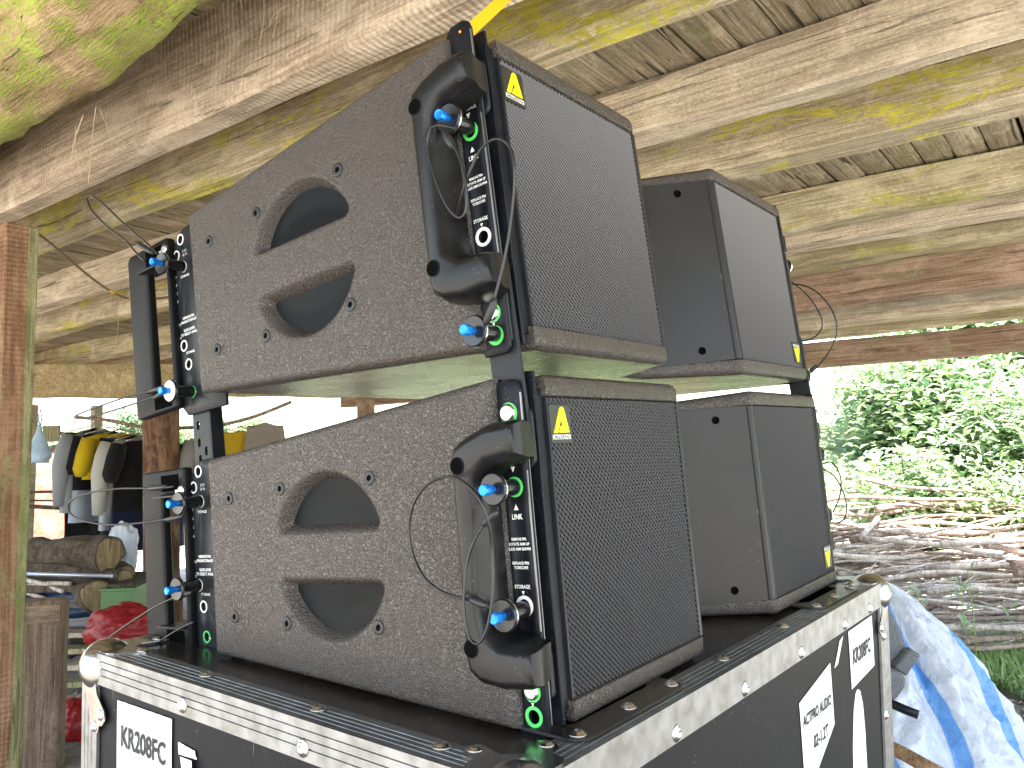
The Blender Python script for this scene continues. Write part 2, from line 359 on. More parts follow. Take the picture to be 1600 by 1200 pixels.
xs = axis_vals(-60, -3, 14, 70, .16, 2.5); ys = axis_vals(-60, -5, 15, 70, .16, 2.5)
g = MB(); vs = [(x, y, min(terrain_h(x, y), 9)) for y in ys for x in xs]; nx = len(xs)
g.add(vs, [(j*nx+i, j*nx+i+1, (j+1)*nx+i+1, (j+1)*nx+i) for j in range(len(ys)-1) for i in range(nx-1)], 0, True)
def soil_mat():
    m = bpy.data.materials.new('soil_and_clay'); m.use_nodes = True; nt = m.node_tree; N = nt.nodes; L = nt.links; b = N['Principled BSDF']
    b.inputs['Roughness'].default_value = .95; b.inputs['Specular IOR Level'].default_value = .15
    geo = N.new('ShaderNodeNewGeometry'); sp = N.new('ShaderNodeSeparateXYZ'); L.new(geo.outputs['Position'], sp.inputs[0])
    def nz(s, d, r=.6):
        n = N.new('ShaderNodeTexNoise'); n.inputs['Scale'].default_value = s; n.inputs['Detail'].default_value = d; n.inputs['Roughness'].default_value = r
        L.new(geo.outputs['Position'], n.inputs['Vector']); return n
    def ramp(src, *st):
        r = N.new('ShaderNodeValToRGB'); e = r.color_ramp.elements
        while len(e) < len(st): e.new(.5)
        for i, (p, c) in enumerate(st): e[i].position = p; e[i].color = (*c, 1)
        L.new(src, r.inputs[0]); return r
    def mix(a, c, f):
        x = N.new('ShaderNodeMix'); x.data_type = 'RGBA'; L.new(a, x.inputs[6]); L.new(c, x.inputs[7]); L.new(f, x.inputs[0]); return x.outputs[2]
    earth = ramp(nz(9, 8).outputs['Fac'], (.3, (.12,.10,.08)), (.5, (.21,.18,.15)), (.72, (.31,.28,.24)))
    clay = ramp(nz(5, 8, .7).outputs['Fac'], (.3, (.12,.045,.03)), (.5, (.20,.09,.06)), (.68, (.30,.175,.125)))
    grass = ramp(nz(13, 6, .7).outputs['Fac'], (.3, (.09,.14,.06)), (.6, (.20,.25,.12)), (.75, (.33,.31,.20)))
    hz = N.new('ShaderNodeMapRange'); hz.inputs['From Min'].default_value = .12; hz.inputs['From Max'].default_value = .32; L.new(sp.outputs[2], hz.inputs['Value'])
    c = mix(earth.outputs[0], clay.outputs[0], hz.outputs[0])
    ad = N.new('ShaderNodeMath'); ad.operation = 'MULTIPLY_ADD'; ad.inputs[1].default_value = .9; L.new(nz(1.6, 5).outputs['Fac'], ad.inputs[0]); L.new(sp.outputs[2], ad.inputs[2])
    gz = N.new('ShaderNodeMapRange'); gz.inputs['From Min'].default_value = 1.62; gz.inputs['From Max'].default_value = 1.85; L.new(ad.outputs[0], gz.inputs['Value'])
    c = mix(c, grass.outputs[0], gz.outputs[0])
    sy = N.new('ShaderNodeMapRange'); sy.inputs['From Min'].default_value = 5.0; sy.inputs['From Max'].default_value = 6.0; L.new(sp.outputs[0], sy.inputs['Value'])
    sx_ = N.new('ShaderNodeMapRange'); sx_.inputs['From Min'].default_value = 6.9; sx_.inputs['From Max'].default_value = 7.5; L.new(sp.outputs[0], sx_.inputs['Value'])
    pm = ramp(nz(1.3, 5, .65).outputs['Fac'], (.34, (0,0,0)), (.46, (1,1,1)))
    m1 = N.new('ShaderNodeMath'); m1.operation = 'MULTIPLY'; L.new(sy.outputs[0], m1.inputs[0]); L.new(hz.outputs[0], m1.inputs[1])
    m2 = N.new('ShaderNodeMath'); m2.operation = 'MULTIPLY'; L.new(m1.outputs[0], m2.inputs[0]); L.new(pm.outputs[0], m2.inputs[1]); c = mix(c, grass.outputs[0], m2.outputs[0])
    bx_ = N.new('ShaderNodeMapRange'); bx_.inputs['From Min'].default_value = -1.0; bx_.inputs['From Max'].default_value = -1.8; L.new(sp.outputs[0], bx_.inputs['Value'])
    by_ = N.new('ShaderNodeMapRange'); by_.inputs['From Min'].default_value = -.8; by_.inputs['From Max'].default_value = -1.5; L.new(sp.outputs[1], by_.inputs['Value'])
    bm_ = N.new('ShaderNodeMath'); bm_.operation = 'MAXIMUM'; L.new(bx_.outputs[0], bm_.inputs[0]); L.new(by_.outputs[0], bm_.inputs[1])  # unseen near sides of the ground, made paler to bounce more light up
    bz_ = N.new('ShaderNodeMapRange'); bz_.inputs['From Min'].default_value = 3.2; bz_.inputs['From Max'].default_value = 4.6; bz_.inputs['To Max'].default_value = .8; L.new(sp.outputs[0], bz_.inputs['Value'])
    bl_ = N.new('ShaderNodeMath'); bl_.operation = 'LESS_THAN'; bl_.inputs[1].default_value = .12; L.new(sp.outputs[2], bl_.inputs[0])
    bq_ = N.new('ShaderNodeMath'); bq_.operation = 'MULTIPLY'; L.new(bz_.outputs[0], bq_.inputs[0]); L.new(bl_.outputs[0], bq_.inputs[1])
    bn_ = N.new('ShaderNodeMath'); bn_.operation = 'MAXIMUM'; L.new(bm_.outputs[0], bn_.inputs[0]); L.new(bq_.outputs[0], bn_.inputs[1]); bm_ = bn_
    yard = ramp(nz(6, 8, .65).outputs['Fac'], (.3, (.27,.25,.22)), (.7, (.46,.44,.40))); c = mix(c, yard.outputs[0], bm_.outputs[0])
    gp = ramp(nz(2.2, 6, .7).outputs['Fac'], (.60, (0,0,0)), (.68, (1,1,1))); c = mix(c, grass.outputs[0], gp.outputs[0])
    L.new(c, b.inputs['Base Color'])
    bp = N.new('ShaderNodeBump'); bp.inputs['Strength'].default_value = .8; bp.inputs['Distance'].default_value = .03
    L.new(nz(22, 9, .7).outputs['Fac'], bp.inputs['Height']); L.new(bp.outputs[0], b.inputs['Normal'])
    return m
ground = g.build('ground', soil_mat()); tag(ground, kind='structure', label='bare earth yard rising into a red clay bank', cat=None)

# ------------------------------------------------------------------ the stilt house overhead
house = empty('stilt_house', (0.6, 2.75, 0), 'raised timber house seen from underneath, mossy joists and split plank floor', 'house')
HI = house.matrix_world.inverted()
def beam(name, x0, x1, z0, z1, y0, y1, m, seed=0, wob=.006, taper=0, segs=46, ragged=False):
    """rough sawn timber running along Y with uneven faces and worn edges"""
    mb = MB(); rr = []
    for i in range(segs+1):
        y = y0 + (y1-y0)*i/segs
        def q(x, z, k): 
            n = noise.noise_vector(Vector((x*3+seed*7.7, y*1.3, z*3+k)))
            n2 = noise.noise_vector(Vector((x*9+seed*3.1, y*6, z*9+k)))
            return Vector((x + n.x*wob*1.6 + n2.x*wob*.5, y + (n.y*.02 if ragged else 0), z + n.z*wob*1.5 + n2.z*wob*.6))
        c = .010
        pts = [(x0+c,z0,0),((x0+x1)/2,z0-.001,1),(x1-c,z0,2),(x1,z0+c,3),(x1,(z0+z1)/2,4),(x1,z1,5),(x0,z1,6),(x0,(z0+z1)*.5+.02,7),(x0,(z0*.7+z1*.3),7.5),(x0,z0+c,8)]
        rr.append([q(*p) - Vector((house.location.x, house.location.y, 0)) for p in pts])
    mb.rings(rr, 0, True, True)
    o = mb.build(name, m, house)
    try: o.data.set_sharp_from_angle(angle=math.radians(38))
    except Exception: pass
    return o
E_ = 1.05
YA, YB = -1.7, 7.05
ZD = E_ + .935
beam('bearer', .920, 1.000, E_+.720, ZD-.002, YA, YB+.4, W_TAN, 1, .008)
js = [(1.282,1.352,.800,W_MOSS),(1.752,1.842,.800,W_PALE),(2.140,2.243,.800,W_MOSS),(2.862,2.960,.800,W_OLIVE),(3.132,3.228,.800,W_PALE),
      (3.470,3.625,.800,W_OLIVE),(3.640,3.725,.650,W_BROWN),(4.150,4.250,.700,W_GREY),(4.530,4.615,.700,W_PALE),(4.930,5.015,.700,W_OLIVE),
      (.20,.29,.80,W_PALE),(-.30,-.21,.80,W_TAN),(-.76,-.67,.80,W_PALE),(-1.20,-1.11,.80,W_MOSS)]
for i, (a, b_, z, m) in enumerate(js):
    beam('joist', a, b_, E_+z, ZD-.002 if z > .75 else ZD-.01, YA+random.uniform(0,.2), (YB if b_ < 4 else 6.45)+random.uniform(-.1,.25), m, i+3, .009)
beam('rim_beam', 5.440, 5.535, E_+.580, E_+.742, YA-.2, 6.2, W_BROWN, 31, .006)
# end bearer across the joists on the far left side
eb = MB(); a = P(-160,621,6.0); b_ = P(625,620,5.5); d = (b_-a); n = 30; rr = []
side = Vector((d.y, -d.x, 0)).normalized()
for i in range(n+1):
    p = a + d*i/n + noise.noise_vector(Vector((i*.4,3,1)))*.012
    rr.append([p - house.location + side*u + Vector((0,0,v)) for u, v in ((.05,0),(.05,.23),(-.05,.23),(-.05,0))])
eb.rings(rr, 0, False, True); eb.build('end_bearer', wood('straw_end_timber', (.36,.27,.13),(.50,.40,.22), 0, moss=.2, mosscol=(.36,.34,.14), bump=.5), house)
# mossy round log lying along the near edge
lg = MB(); rr = []
def _q(px, py, z): d = ray(px, py); return (z/d.z*d.y, d.x/d.z)
LQ = (_q(330, 0, .8), _q(0, 245, .8))
for i in range(261):
    y = YA + 9.5*i/260; nn = 36; ring = []
    LR = .150; cz = E_ + .87 + .012*math.sin(y*2.7); q0, q1 = LQ; t_ = max(-.6, min(1.6, (y-q0[0])/(q1[0]-q0[0]))); rt = q0[1]+(q1[1]-q0[1])*t_; an = math.atan2(1, rt); cx = rt*(cz-E_) - LR/math.sin(an) + .012*math.sin(y*5)
    for k in range(nn):
        a = 2*math.pi*k/nn; dr = Vector((math.cos(a), 0, math.sin(a)))
        r = LR + noise.noise(Vector((math.cos(a)*1.6, y*2.2, math.sin(a)*1.6)))*.034 + noise.noise(Vector((math.cos(a)*5, y*9, math.sin(a)*5)))*.016 + noise.noise(Vector((math.cos(a)*13, y*22, math.sin(a)*13)))*.006
        ring.append(Vector((cx, y, cz)) + dr*r - house.location)
    rr.append(ring)
lg.rings(rr, 0, True, True); lgo = tag(lg.build('log_joist', W_LOG, house), 'round log thick with pale green moss')
tf = MB(); rd0 = random.Random(3)
for q in range(9000):
    i = rd0.randint(60, 258); k = rd0.randint(0, 35); p = rr[i][k]; cc = sum(rr[i], Vector())/36
    nrm = (p-cc).normalized()
    if noise.noise(p*5) < -.05 or nrm.z > .5: continue
    p = p + Vector((rd0.gauss(0,.008), rd0.uniform(-.05,.05), rd0.gauss(0,.008))) - nrm*.004; dd_ = (nrm + Vector((rd0.gauss(0,.7), rd0.gauss(0,.7), rd0.gauss(0,.7)-.2))).normalized(); sd_ = dd_.orthogonal().normalized()*rd0.uniform(.0007,.0022); L0 = rd0.uniform(.004,.016)
    tf.add([p-sd_, p+sd_, p+dd_*L0], [(0,1,2)], 0 if rd0.random() < .8 else 1)
tag(tf.build('moss_tufts', [mat('live_moss', (.30,.42,.07), .9, noise_col=(30,(.50,.52,.22),.4,.65)), mat('dead_moss', (.50,.44,.30), .9)], lgo), kind='stuff')
# split planks running along X, laid over the joists
y = YA; k = 0; proto = []
for v in range(6):
    mb = MB(); rr = []; wd = .083 + .006*v/5
    for i in range(33):
        x = -1.25 + 6.85*i/32; n0 = noise.noise(Vector((x*1.1, v*9.1, 0)))*.004; zz = noise.noise(Vector((x*.9, v*5.1, 4)))*.003
        h = wd/2
        rr.append([Vector((x, u+n0, w+zz)) for u, w in ((-h, .004),(-h*.55, -.001),(0, noise.noise(Vector((x*2,v,2)))*.003),(h*.55,-.001),(h,.004),(h,.026),(-h,.026))])
    mb.rings(rr, 0, True, True)
    me_o = mb.build('plank', W_PLANK, house); me_o.data.set_sharp_from_angle(angle=math.radians(45)); proto.append(me_o.data)
    bpy.data.objects.remove(me_o)
while y < YB + .6:
    wd = .083 + .006*(k % 6)/5
    if not (2.62 < y < 2.64):
        o = place(proto[k % 6], 'plank', house); o.location = Vector((0, y + wd/2, ZD + random.uniform(0,.005))) - house.location + Vector((random.uniform(-.03,.03),0,0))
        o.rotation_euler = (random.uniform(-.05,.05), 0, random.uniform(-.0012,.0012))
    y += wd + random.choice((.002,.003,.004,.005,.009)); k += 1
fl = MB(); fl.box((-1.2-.6, YA-2.75, ZD+.038), (5.55-.6, YB+.55-2.75, ZD+.052)); fl.build('sky_block_sheet', W_DARK, house)  # dark sheet added above the planks to keep the sky out of their gaps
# posts
def squarepost(name, x0, x1, y0, y1, z1, mats, wob=.004, lab=None, z0=0):
    mb = MB(); n = 40; rings = []
    for i in range(n+1):
        z = z0 - .1 + (z1-z0+.1)*i/n; nv = noise.noise_vector(Vector((x0*3, y0, z*1.5)))*wob
        rings.append([Vector((x, y_, z)) + nv + noise.noise_vector(Vector((x*9, y_*9, z*5)))*wob*.5 - house.location for x, y_ in ((x0,y0),(x0+(x1-x0)*.66,y0-.004),(x1,y0),(x1,y1),(x0,y1))])
    b0 = len(mb.f); mb.rings(rings, 0, False, True)
    for i in range(n):
        mb.m[b0+i*5+1] = 1; mb.m[b0+i*5+2] = 1
    o = mb.build(name, mats, house, bevel=.006, seg=2)
    if lab: o['label'] = lab
    return o
pr = P(64, 362, 1); 
Yp = 2.54
dr_ = ray(63, 362); dl_ = ray(10, 362)
squarepost('post', dl_.x/dl_.y*Yp, dr_.x/dr_.y*Yp, Yp, Yp+.12, E_+.72, [W_POST, W_POSTG], lab='orange sawn post with a green weathered edge')
# round striped trunk post at the far end
tp = MB(); ctr = PG(262, 990, .0); dd = ray(260, 622); t = 5.72; base = EYE + dd*t + Vector((0,.07,0))
rr = []
for i in range(40):
    z = -.1 + (E_+.505+.1)*i/39; nn = 28; ring = []
    for k in range(nn):
        a = 2*math.pi*k/nn; r = .118 + noise.noise(Vector((math.cos(a)*2.2, math.sin(a)*2.2, z*.5)))*.028 + (.02 if z < .3 else 0)
        ring.append(Vector((base.x + math.cos(a)*r + .04*(1-z/1.6), base.y + math.sin(a)*r, z)) - house.location)
    rr.append(ring)
tp.rings(rr, 0, True, True); tag(tp.build('post', W_TRUNK, house), 'thick striped trunk post, red-brown and straw coloured')
dp = ray(579, 625)*5.56
squarepost('post', dp.x-.04, dp.x+.045, dp.y, dp.y+.09, E_+dp.z+.005, [W_BROWN, W_BROWN], lab='short reddish post glimpsed in the gap between the cabinets')
# thin far posts
for px, w_, y_ in ((154, .075, 7.25), (50, .10, 7.5), (1248, .0, 0)):
    if w_ == 0: continue
    dd = ray(px, 660); x = dd.x/dd.y*y_
    squarepost('post', x-w_/2, x+w_/2, y_, y_+w_, E_+.58, [W_GREY, W_GREY])
# ------------------------------------------------------------------ flight case
CM = Matrix(((0.99936932, 0.02048412, -0.02900628, 0.37510044),
             (-0.02124866, 0.99942826, -0.02629936, 0.27944692),
             (0.02845098, 0.02689912, 0.9992332, -0.17796409+1.05),
             (0, 0, 0, 1)))
LX, LY, HC = .761, .517, .785          # case length along X, width along Y, height
case = empty('flight_case', CM @ Matrix.Translation((LX/2, LY/2, -HC-.10)), 'black flight case with ribbed aluminium edges and chrome ball corners under the loudspeakers', 'flight case')
CO = Matrix.Translation((-LX/2, -LY/2, HC+.10))       # case coordinates: origin at the near top corner
def cpart(mb, name, m, bevel=0, **k): return mb.build(name, m, case, CO, bevel, **k)
TW, TF = .030, .0275
i_ = .0025
mb = MB(); mb.box((i_+.001, TF, -HC), (i_+.004, LY-TF, -TF+.002)); cpart(mb, 'side_panel', LAM)
mb = MB(); mb.box((TF, i_+.001, -HC), (LX-TF, i_+.004, -TF+.002)); cpart(mb, 'side_panel', LAM)
mb = MB(); mb.box((LX-i_-.004, TF, -HC), (LX-i_-.001, LY-TF, -TF+.002)); cpart(mb, 'side_panel', LAM)
mb = MB(); mb.box((TF, LY-i_-.004, -HC), (LX-TF, LY-i_-.001, -TF+.002)); cpart(mb, 'side_panel', LAM)
mb = MB(); mb.box((TW-.002, TW-.002, -.006), (LX-TW+.002, LY-TW+.002, -i_)); cpart(mb, 'top_panel', LAMTOP)
def groove_profile(w, n=4, raised=.0011, gap=.0011):
    """cross section steps of a ribbed aluminium face: list of (u, height) from the outer edge"""
    pts = [(0.0, 0.0)]; u = .0055
    for k in range(n):
        pts += [(u, 0), (u+.0003, -raised), (u+gap, -raised), (u+gap+.0003, 0)]; u += (w-.009)/n
    pts.append((w, 0)); pts.append((w, -.0028)); return pts
def edge_profile(name, a, b, dirs, w1, w2, ribs1=4, ribs2=0):
    """angle section from a to b; dirs = inward directions of its two faces"""
    a, b = Vector(a), Vector(b); d1, d2 = Vector(dirs[0]), Vector(dirs[1])
    pr = [(u, h) for u, h in groove_profile(w1, ribs1)] if ribs1 else [(0,0),(w1,0),(w1,-.0028)]
    pr2 = [(u, h) for u, h in groove_profile(w2, ribs2)] if ribs2 else [(0,0),(w2,0),(w2,-.0028)]
    sec = [d1*u - d2*h for u, h in reversed(pr)] + [d2*u - d1*h for u, h in pr2[1:]]
    sec = sec + [d2*w2 + d1*.0028, d1*.0028 + d2*.0028, d1*w1 + d2*.0028]
    mb = MB(); mb.rings([[a + s_ for s_ in sec], [b + s_ for s_ in sec]], 0, False, True)
    o = cpart(mb, name, ALU); fix_normals(o); return o
X_, Y_, Z_ = Vector((1,0,0)), Vector((0,1,0)), Vector((0,0,1))
edge_profile('edge_profile', (0,0,0), (0,LY,0), (X_, -Z_), TW, TF, 4, 3)
edge_profile('edge_profile', (0,0,0), (LX,0,0), (Y_, -Z_), TW, TF+.001, 4, 0)
edge_profile('edge_profile', (LX,0,0), (LX,LY,0), (-X_, -Z_), TW, TF, 4, 0)
edge_profile('edge_profile', (0,LY,0), (LX,LY,0), (-Y_, -Z_), TW, TF, 4, 0)
for (x, y, dx, dy) in ((0,0,1,1),(0,LY,1,-1),(LX,0,-1,1),(LX,LY,-1,-1)):
    edge_profile('edge_profile', (x,y,-TF-.0005), (x,y,-HC), (X_*dx, Y_*dy), .038 if x else .029, .029, 3, 3)
mb = MB(); mb.box((-.001,-.001,-HC-.01), (LX+.001,LY+.001,-HC)); cpart(mb, 'bottom_plate', ALU)
# rivets
def rivet_mesh(r=.0052):
    mb = MB(); mb.lathe((0,0,0), (0,0,1), [(0,r*1.25),(.0006,r*1.2),(.0008,r),(.0022,r*.8),(.0028,r*.45),(.0024,r*.35),(.0020,r*.18)], 14)
    o = mb.build('rivet', SILVER); me = o.data; bpy.data.objects.remove(o); return me
RIV = rivet_mesh()
def rivet(p, nrm, s=1.0):
    q = Vector(nrm).to_track_quat('Z', 'Y').to_matrix().to_4x4(); q.translation = Vector(p)
    return place(RIV, 'rivet', case, CO @ q @ Matrix.Scale(s, 4))
for y in (.3444, .1911, .055): rivet((0,y,-.019), (-1,0,0))
for y in (.343, .20, .08): rivet((.021,y,0), (0,0,1))
for x in (.06, .1798, .3035, .4409, .5808, .68): rivet((x,0,-.0215), (0,-1,0))
for x in (.3032, .4454): rivet((x,.0195,0), (0,0,1))
for z in (-.16,-.30,-.5): rivet((LX-.03,0,z), (0,-1,0)); rivet((0,LY-.02,z), (-1,0,0))
# ball corners: a chrome dome plus a shaped bracket on each face
def corner(cx, cy, dx, dy):
    M = CO @ Matrix.Translation((cx, cy, 0)) @ Matrix.Diagonal((dx, dy, 1, 1))
    mb = MB(); n = 14; R = .024; c = Vector((.0155,.0155,-.0155))
    rr = []
    for i in range(n+1):
        th = math.pi*i/n
        rr.append([c + Vector((math.cos(ph)*math.sin(th), math.sin(ph)*math.sin(th), math.cos(th)))*R for ph in [2*math.pi*k/24 for k in range(24)]])
    mb.rings(rr, 0, True, False)
    o = place(mb.build('ball_corner', CHROME).data, 'ball_corner', case, M); 
    for x in [o_ for o_ in COL.objects if o_.name.startswith('ball_corner') and o_.parent is None]: bpy.data.objects.remove(x)
    out = [(0,0)]
    def leafshape(fr):      # bracket tongue: neck then a rounded lobe, in (u along, v down)
        return [(.004,.004),(.024,.002),(.030,.010),(.026,.022),(.031,.036),(.044,.048),(.047,.056),(.041,.062),(.036,.063),(.033,.070),(.025,.071),(.020,.064),(.015,.048),(.006,.034),(.003,.022)]
    sh = leafshape(0)
    b2 = MB()
    holed(b2, sh, [], lambda u, v, w: Vector((u, -.0012+w, -v)), .0012)
    holed(b2, sh, [], lambda u, v, w: Vector((-.0012+w, u, -v)), .0012)
    holed(b2, [(.003,.003),(.040,.002),(.048,.006),(.050,.016),(.060,.018),(.066,.026),(.062,.036),(.040,.030),(.030,.040),(.036,.062),(.026,.066),(.018,.060),(.016,.050),(.006,.048),(.002,.040)], [], lambda u, v, w: Vector((u, v, .0012-w)), .0012)
    o2 = b2.build('corner_bracket', CHROME, case, M)
    for (p, nn) in (((.038,-.0012,-.053),(0,-1,0)),((.027,-.0012,-.065),(0,-1,0)),((-.0012,.038,-.053),(-1,0,0)),((-.0012,.027,-.065),(-1,0,0)),((.059,.027,.0012),(0,0,1)),((.027,.058,.0012),(0,0,1))):
        rivet((cx+p[0]*dx, cy+p[1]*dy, p[2]), (nn[0]*dx, nn[1]*dy, nn[2]), .8)
for a in ((0,0,1,1),(0,LY,1,-1),(LX,0,-1,1),(LX,LY,-1,-1)): corner(*a)
# recessed stacking cups on the lid
def cup(x0, x1, y0, y1):
    mb = MB()
    holed(mb, rrect(x0,y0,x1,y1,.014), [rrect(x0+.018,y0+.022,x1-.018,y1-.014,.01)], lambda u, v, w: Vector((u,v,.0024-w)), .002)
    h = rrect(x0+.018,y0+.022,x1-.018,y1-.014,.01); 
    mb.rings([[Vector((u,v,.0022)) for u, v in h], [Vector((u,v,.0001)) for u, v in h]], 1, False, False)
    mb.add([Vector((u,v,-.0018)) for u, v in h], [list(range(len(h)))], 1)
    fix_normals(cpart(mb, 'stacking_cup', [LAMTOP, BACK]))
    for x, y in ((x0+.010,y0+.010),((x0+x1)/2,y0+.010),(x1-.010,y0+.010),(x1-.010,y1-.008)): rivet((x,y,.0024), (0,0,1), .95)
cup(.072,.219,.009,.105); cup(.535,.680,.009,.105)
# stickers
def sticker(name, fr, pts, m=PAPER, lab=None, curl=.0006):
    n = 14; mb = MB()
    (u0,v0),(u1,v1),(u2,v2),(u3,v3) = pts                 # tl tr br bl
    rr = []
    for j in range(n+1):
        row = []
        for i in range(n+1):
            s_, t = i/n, j/n
            u = (u0*(1-s_)+u1*s_)*(1-t)+(u3*(1-s_)+u2*s_)*t; v = (v0*(1-s_)+v1*s_)*(1-t)+(v3*(1-s_)+v2*s_)*t
            w = .0008 + curl*(1+math.sin(s_*38+math.sin(t*5)*.6)*.5+noise.noise(Vector((s_*16, t*3, u0*9))))
            row.append(fr(u, v, w))
        rr.append(row)
    mb.rings(rr, 0, True, False, closed=False); o = cpart(mb, name, m); 
    if lab: o['label'] = lab
    return o
frL = lambda u, v, w: Vector((i_+.001-w, u, v))
frR = lambda u, v, w: Vector((u, i_+.001-w, v))
s1 = sticker('label_sheet', frL, [(.4541,-.036),(.3635,-.0345),(.363,-.150),(.4545,-.150)], lab='white label sheet with large model letters')
text('KR208FC', .0250, INK, s1, face_m((i_-.0014, .4090, -.0655), (0,-1,0), (0,0,1)), sx=.76, bold=.0006)
s2 = sticker('price_tag', frL, [(.3535,-.0505),(.329,-.0525),(.327,-.0585),(.3535,-.060)], lab='small folded torn tag')
s2b = MB(); s2b.add([Vector((i_-.001,.350,-.061)),Vector((i_-.004,.328,-.0585)),Vector((i_-.005,.326,-.073)),Vector((i_-.002,.344,-.077))], [(0,1,2,3)]); s2b.build('flap', PAPER, s2)
text('|||||||||||||||||', .004, INK, s2, face_m((i_-.0018,.341,-.0535), (0,-1,0), (0,0,1)), sx=.8)
s3 = sticker('label_sheet', frR, [(.6007,-.034),(.696,-.0335),(.6999,-.0935),(.6063,-.0987)], lab='white label sheet by the far corner', curl=.00015)
text('KR208FC', .0240, INK, s3, face_m((.6485, i_-.0006, -.066), (1,0,.0), (0,0,1)), sx=.76, bold=.0007)
s4 = sticker('label_sheet', frR, [(.4376,-.0694),(.534,-.0530),(.5413,-.118),(.448,-.165)], lab='white label sheet with two lines of lettering', curl=.00015)
text('ACTPRO AUDIO', .0150, INK, s4, face_m((.4890, i_-.0006, -.0900), (1,0,.0), (0,0,1)), sx=.78, bold=.00045)
text('02-1.2T', .0170, INK, s4, face_m((.4960, i_-.0006, -.1175), (1,0,.0), (0,0,1)), sx=.85, bold=.00045)
s5 = sticker('tag_strip', frR, [(.569,-.0375),(.582,-.0345),(.5605,-.060),(.548,-.062)], lab='narrow white strip tag', curl=.0001)
# emblem shape: rounded letter A with an open counter
EMB = [(.0,.0),(.47,.93),(.53,.985),(.60,1.0),(.68,.985),(.74,.93),(1.0,.02),(.335,.02),(.45,.27),(.575,.275),(.53,.58),(.245,.0)]
em = MB(); holed(em, [(.600+x*.055, -.232+y*.128) for x, y in [(0,0),(.05,.55),(.2,.85),(.38,.98),(.52,1.0),(.68,.97),(.84,.84),(.93,.6),(1.0,0),(.56,0),(.50,.36),(.30,0)]], [], lambda u,v,w: frR(u,v,.0004+w), .0004)
tag(cpart(em, 'painted_emblem', WHITE), 'large white round-topped letter A')
for (x, y) in ((.08,.08),(LX-.08,.08),(.08,LY-.08),(LX-.08,LY-.08)):
    mb = MB(); mb.cyl((x-.016,y,-HC-.055),(x+.016,y,-HC-.055),.045, n=24); w_ = cpart(mb, 'caster', BACK)
    mb = MB(); mb.box((x-.03,y-.03,-HC-.016),(x+.03,y+.03,-HC-.008)); mb.box((x-.024,y-.02,-HC-.06),(x-.019,y+.02,-HC-.014)); mb.box((x+.019,y-.02,-HC-.06),(x+.024,y+.02,-HC-.014)); mb.build('fork', CHROME, w_)
# ------------------------------------------------------------------ line array loudspeakers
H, HB, D, WD = .2355, .1749, .3513, .660
EE = (H-HB)/2
zb = lambda y: EE*y/D
zt = lambda y: H - EE*y/D
ML = Matrix(((0.99957903, 0.00311956, -0.02884488, 0.44213821), (-0.00139094, 0.9982121, 0.05975508, 0.31962413),
             (0.02897971, -0.0596898, 0.99779622, -0.17496064+1.05), (0,0,0,1)))
MU = Matrix(((0.99957903, 0.00451213, -0.02866006, 0.43482096), (-0.00139094, 0.99414959, 0.10800301, 0.339726),
             (0.02897971, -0.10791768, 0.99373737, 0.07839362+1.05), (0,0,0,1)))
XL = .0080                                            # where the textured side skin ends and the core starts
def plan(inset=0.0, XL=XL):
    f = -.012 + inset
    half = [(XL, D), (XL, .020), (.030, .020), (.030, f)] if XL < .02 else [(XL, D), (XL, .0202), (.030, .0198), (.030, f)]
    arc = [(.232, f), (.237+.0*inset, f+.0012), (.2415, f+.0045), (.2440-.3*inset, f+.0100)]
    cen = [(.2440-.3*inset+.066, f+.082)]
    L = half + arc + cen
    return L + [(WD-x, y) for x, y in reversed(L)]
def offset_poly(poly, d):
    n = len(poly); out = []
    area = sum(poly[i][0]*poly[(i+1)%n][1]-poly[(i+1)%n][0]*poly[i][1] for i in range(n)); s = 1 if area > 0 else -1
    for i in range(n):
        p0, p1, p2 = Vector(poly[i-1]), Vector(poly[i]), Vector(poly[(i+1)%n])
        a = (p1-p0).normalized(); b_ = (p2-p1).normalized(); na = Vector((-a.y, a.x))*s; nb = Vector((-b_.y, b_.x))*s
        m_ = (na+nb); m_ = m_.normalized() if m_.length > 1e-6 else na
        k = max(.45, m_.dot(na)); out.append(tuple(p1 + m_*d/k))
    return out
def slab(mb, poly, zlo, zhi, rlo, rhi, mi=0):
    R = []; ns = 4
    for k in range(ns+1):
        t = math.pi/2*(1-k/ns)
        if rlo > 0 or k == ns: R.append([(x, y, zlo(y) + rlo*(1-math.sin(t))) for x, y in (offset_poly(poly, rlo*(1-math.cos(t))) if rlo else poly)])
    for k in range(ns+1):
        t = math.pi/2*k/ns
        if rhi > 0 or k == 0: R.append([(x, y, zhi(y) - rhi*(1-math.sin(t))) for x, y in (offset_poly(poly, rhi*(1-math.cos(t))) if rhi else poly)])
    mb.rings(R, mi, True, True)
def sd_handle(y, z):
    """signed distance to the two half-moon hand holes (negative inside)"""
    cy, cz, R = .1900, .1165, .0665
    dz = abs(z - cz) - .0185
    dc = math.hypot(y-cy, (z-cz)) - R
    k = .010; a, b_ = dc + k, -dz + k                      # rounded intersection
    return min(max(a, b_), 0) + math.hypot(max(a, 0), max(b_, 0)) - k
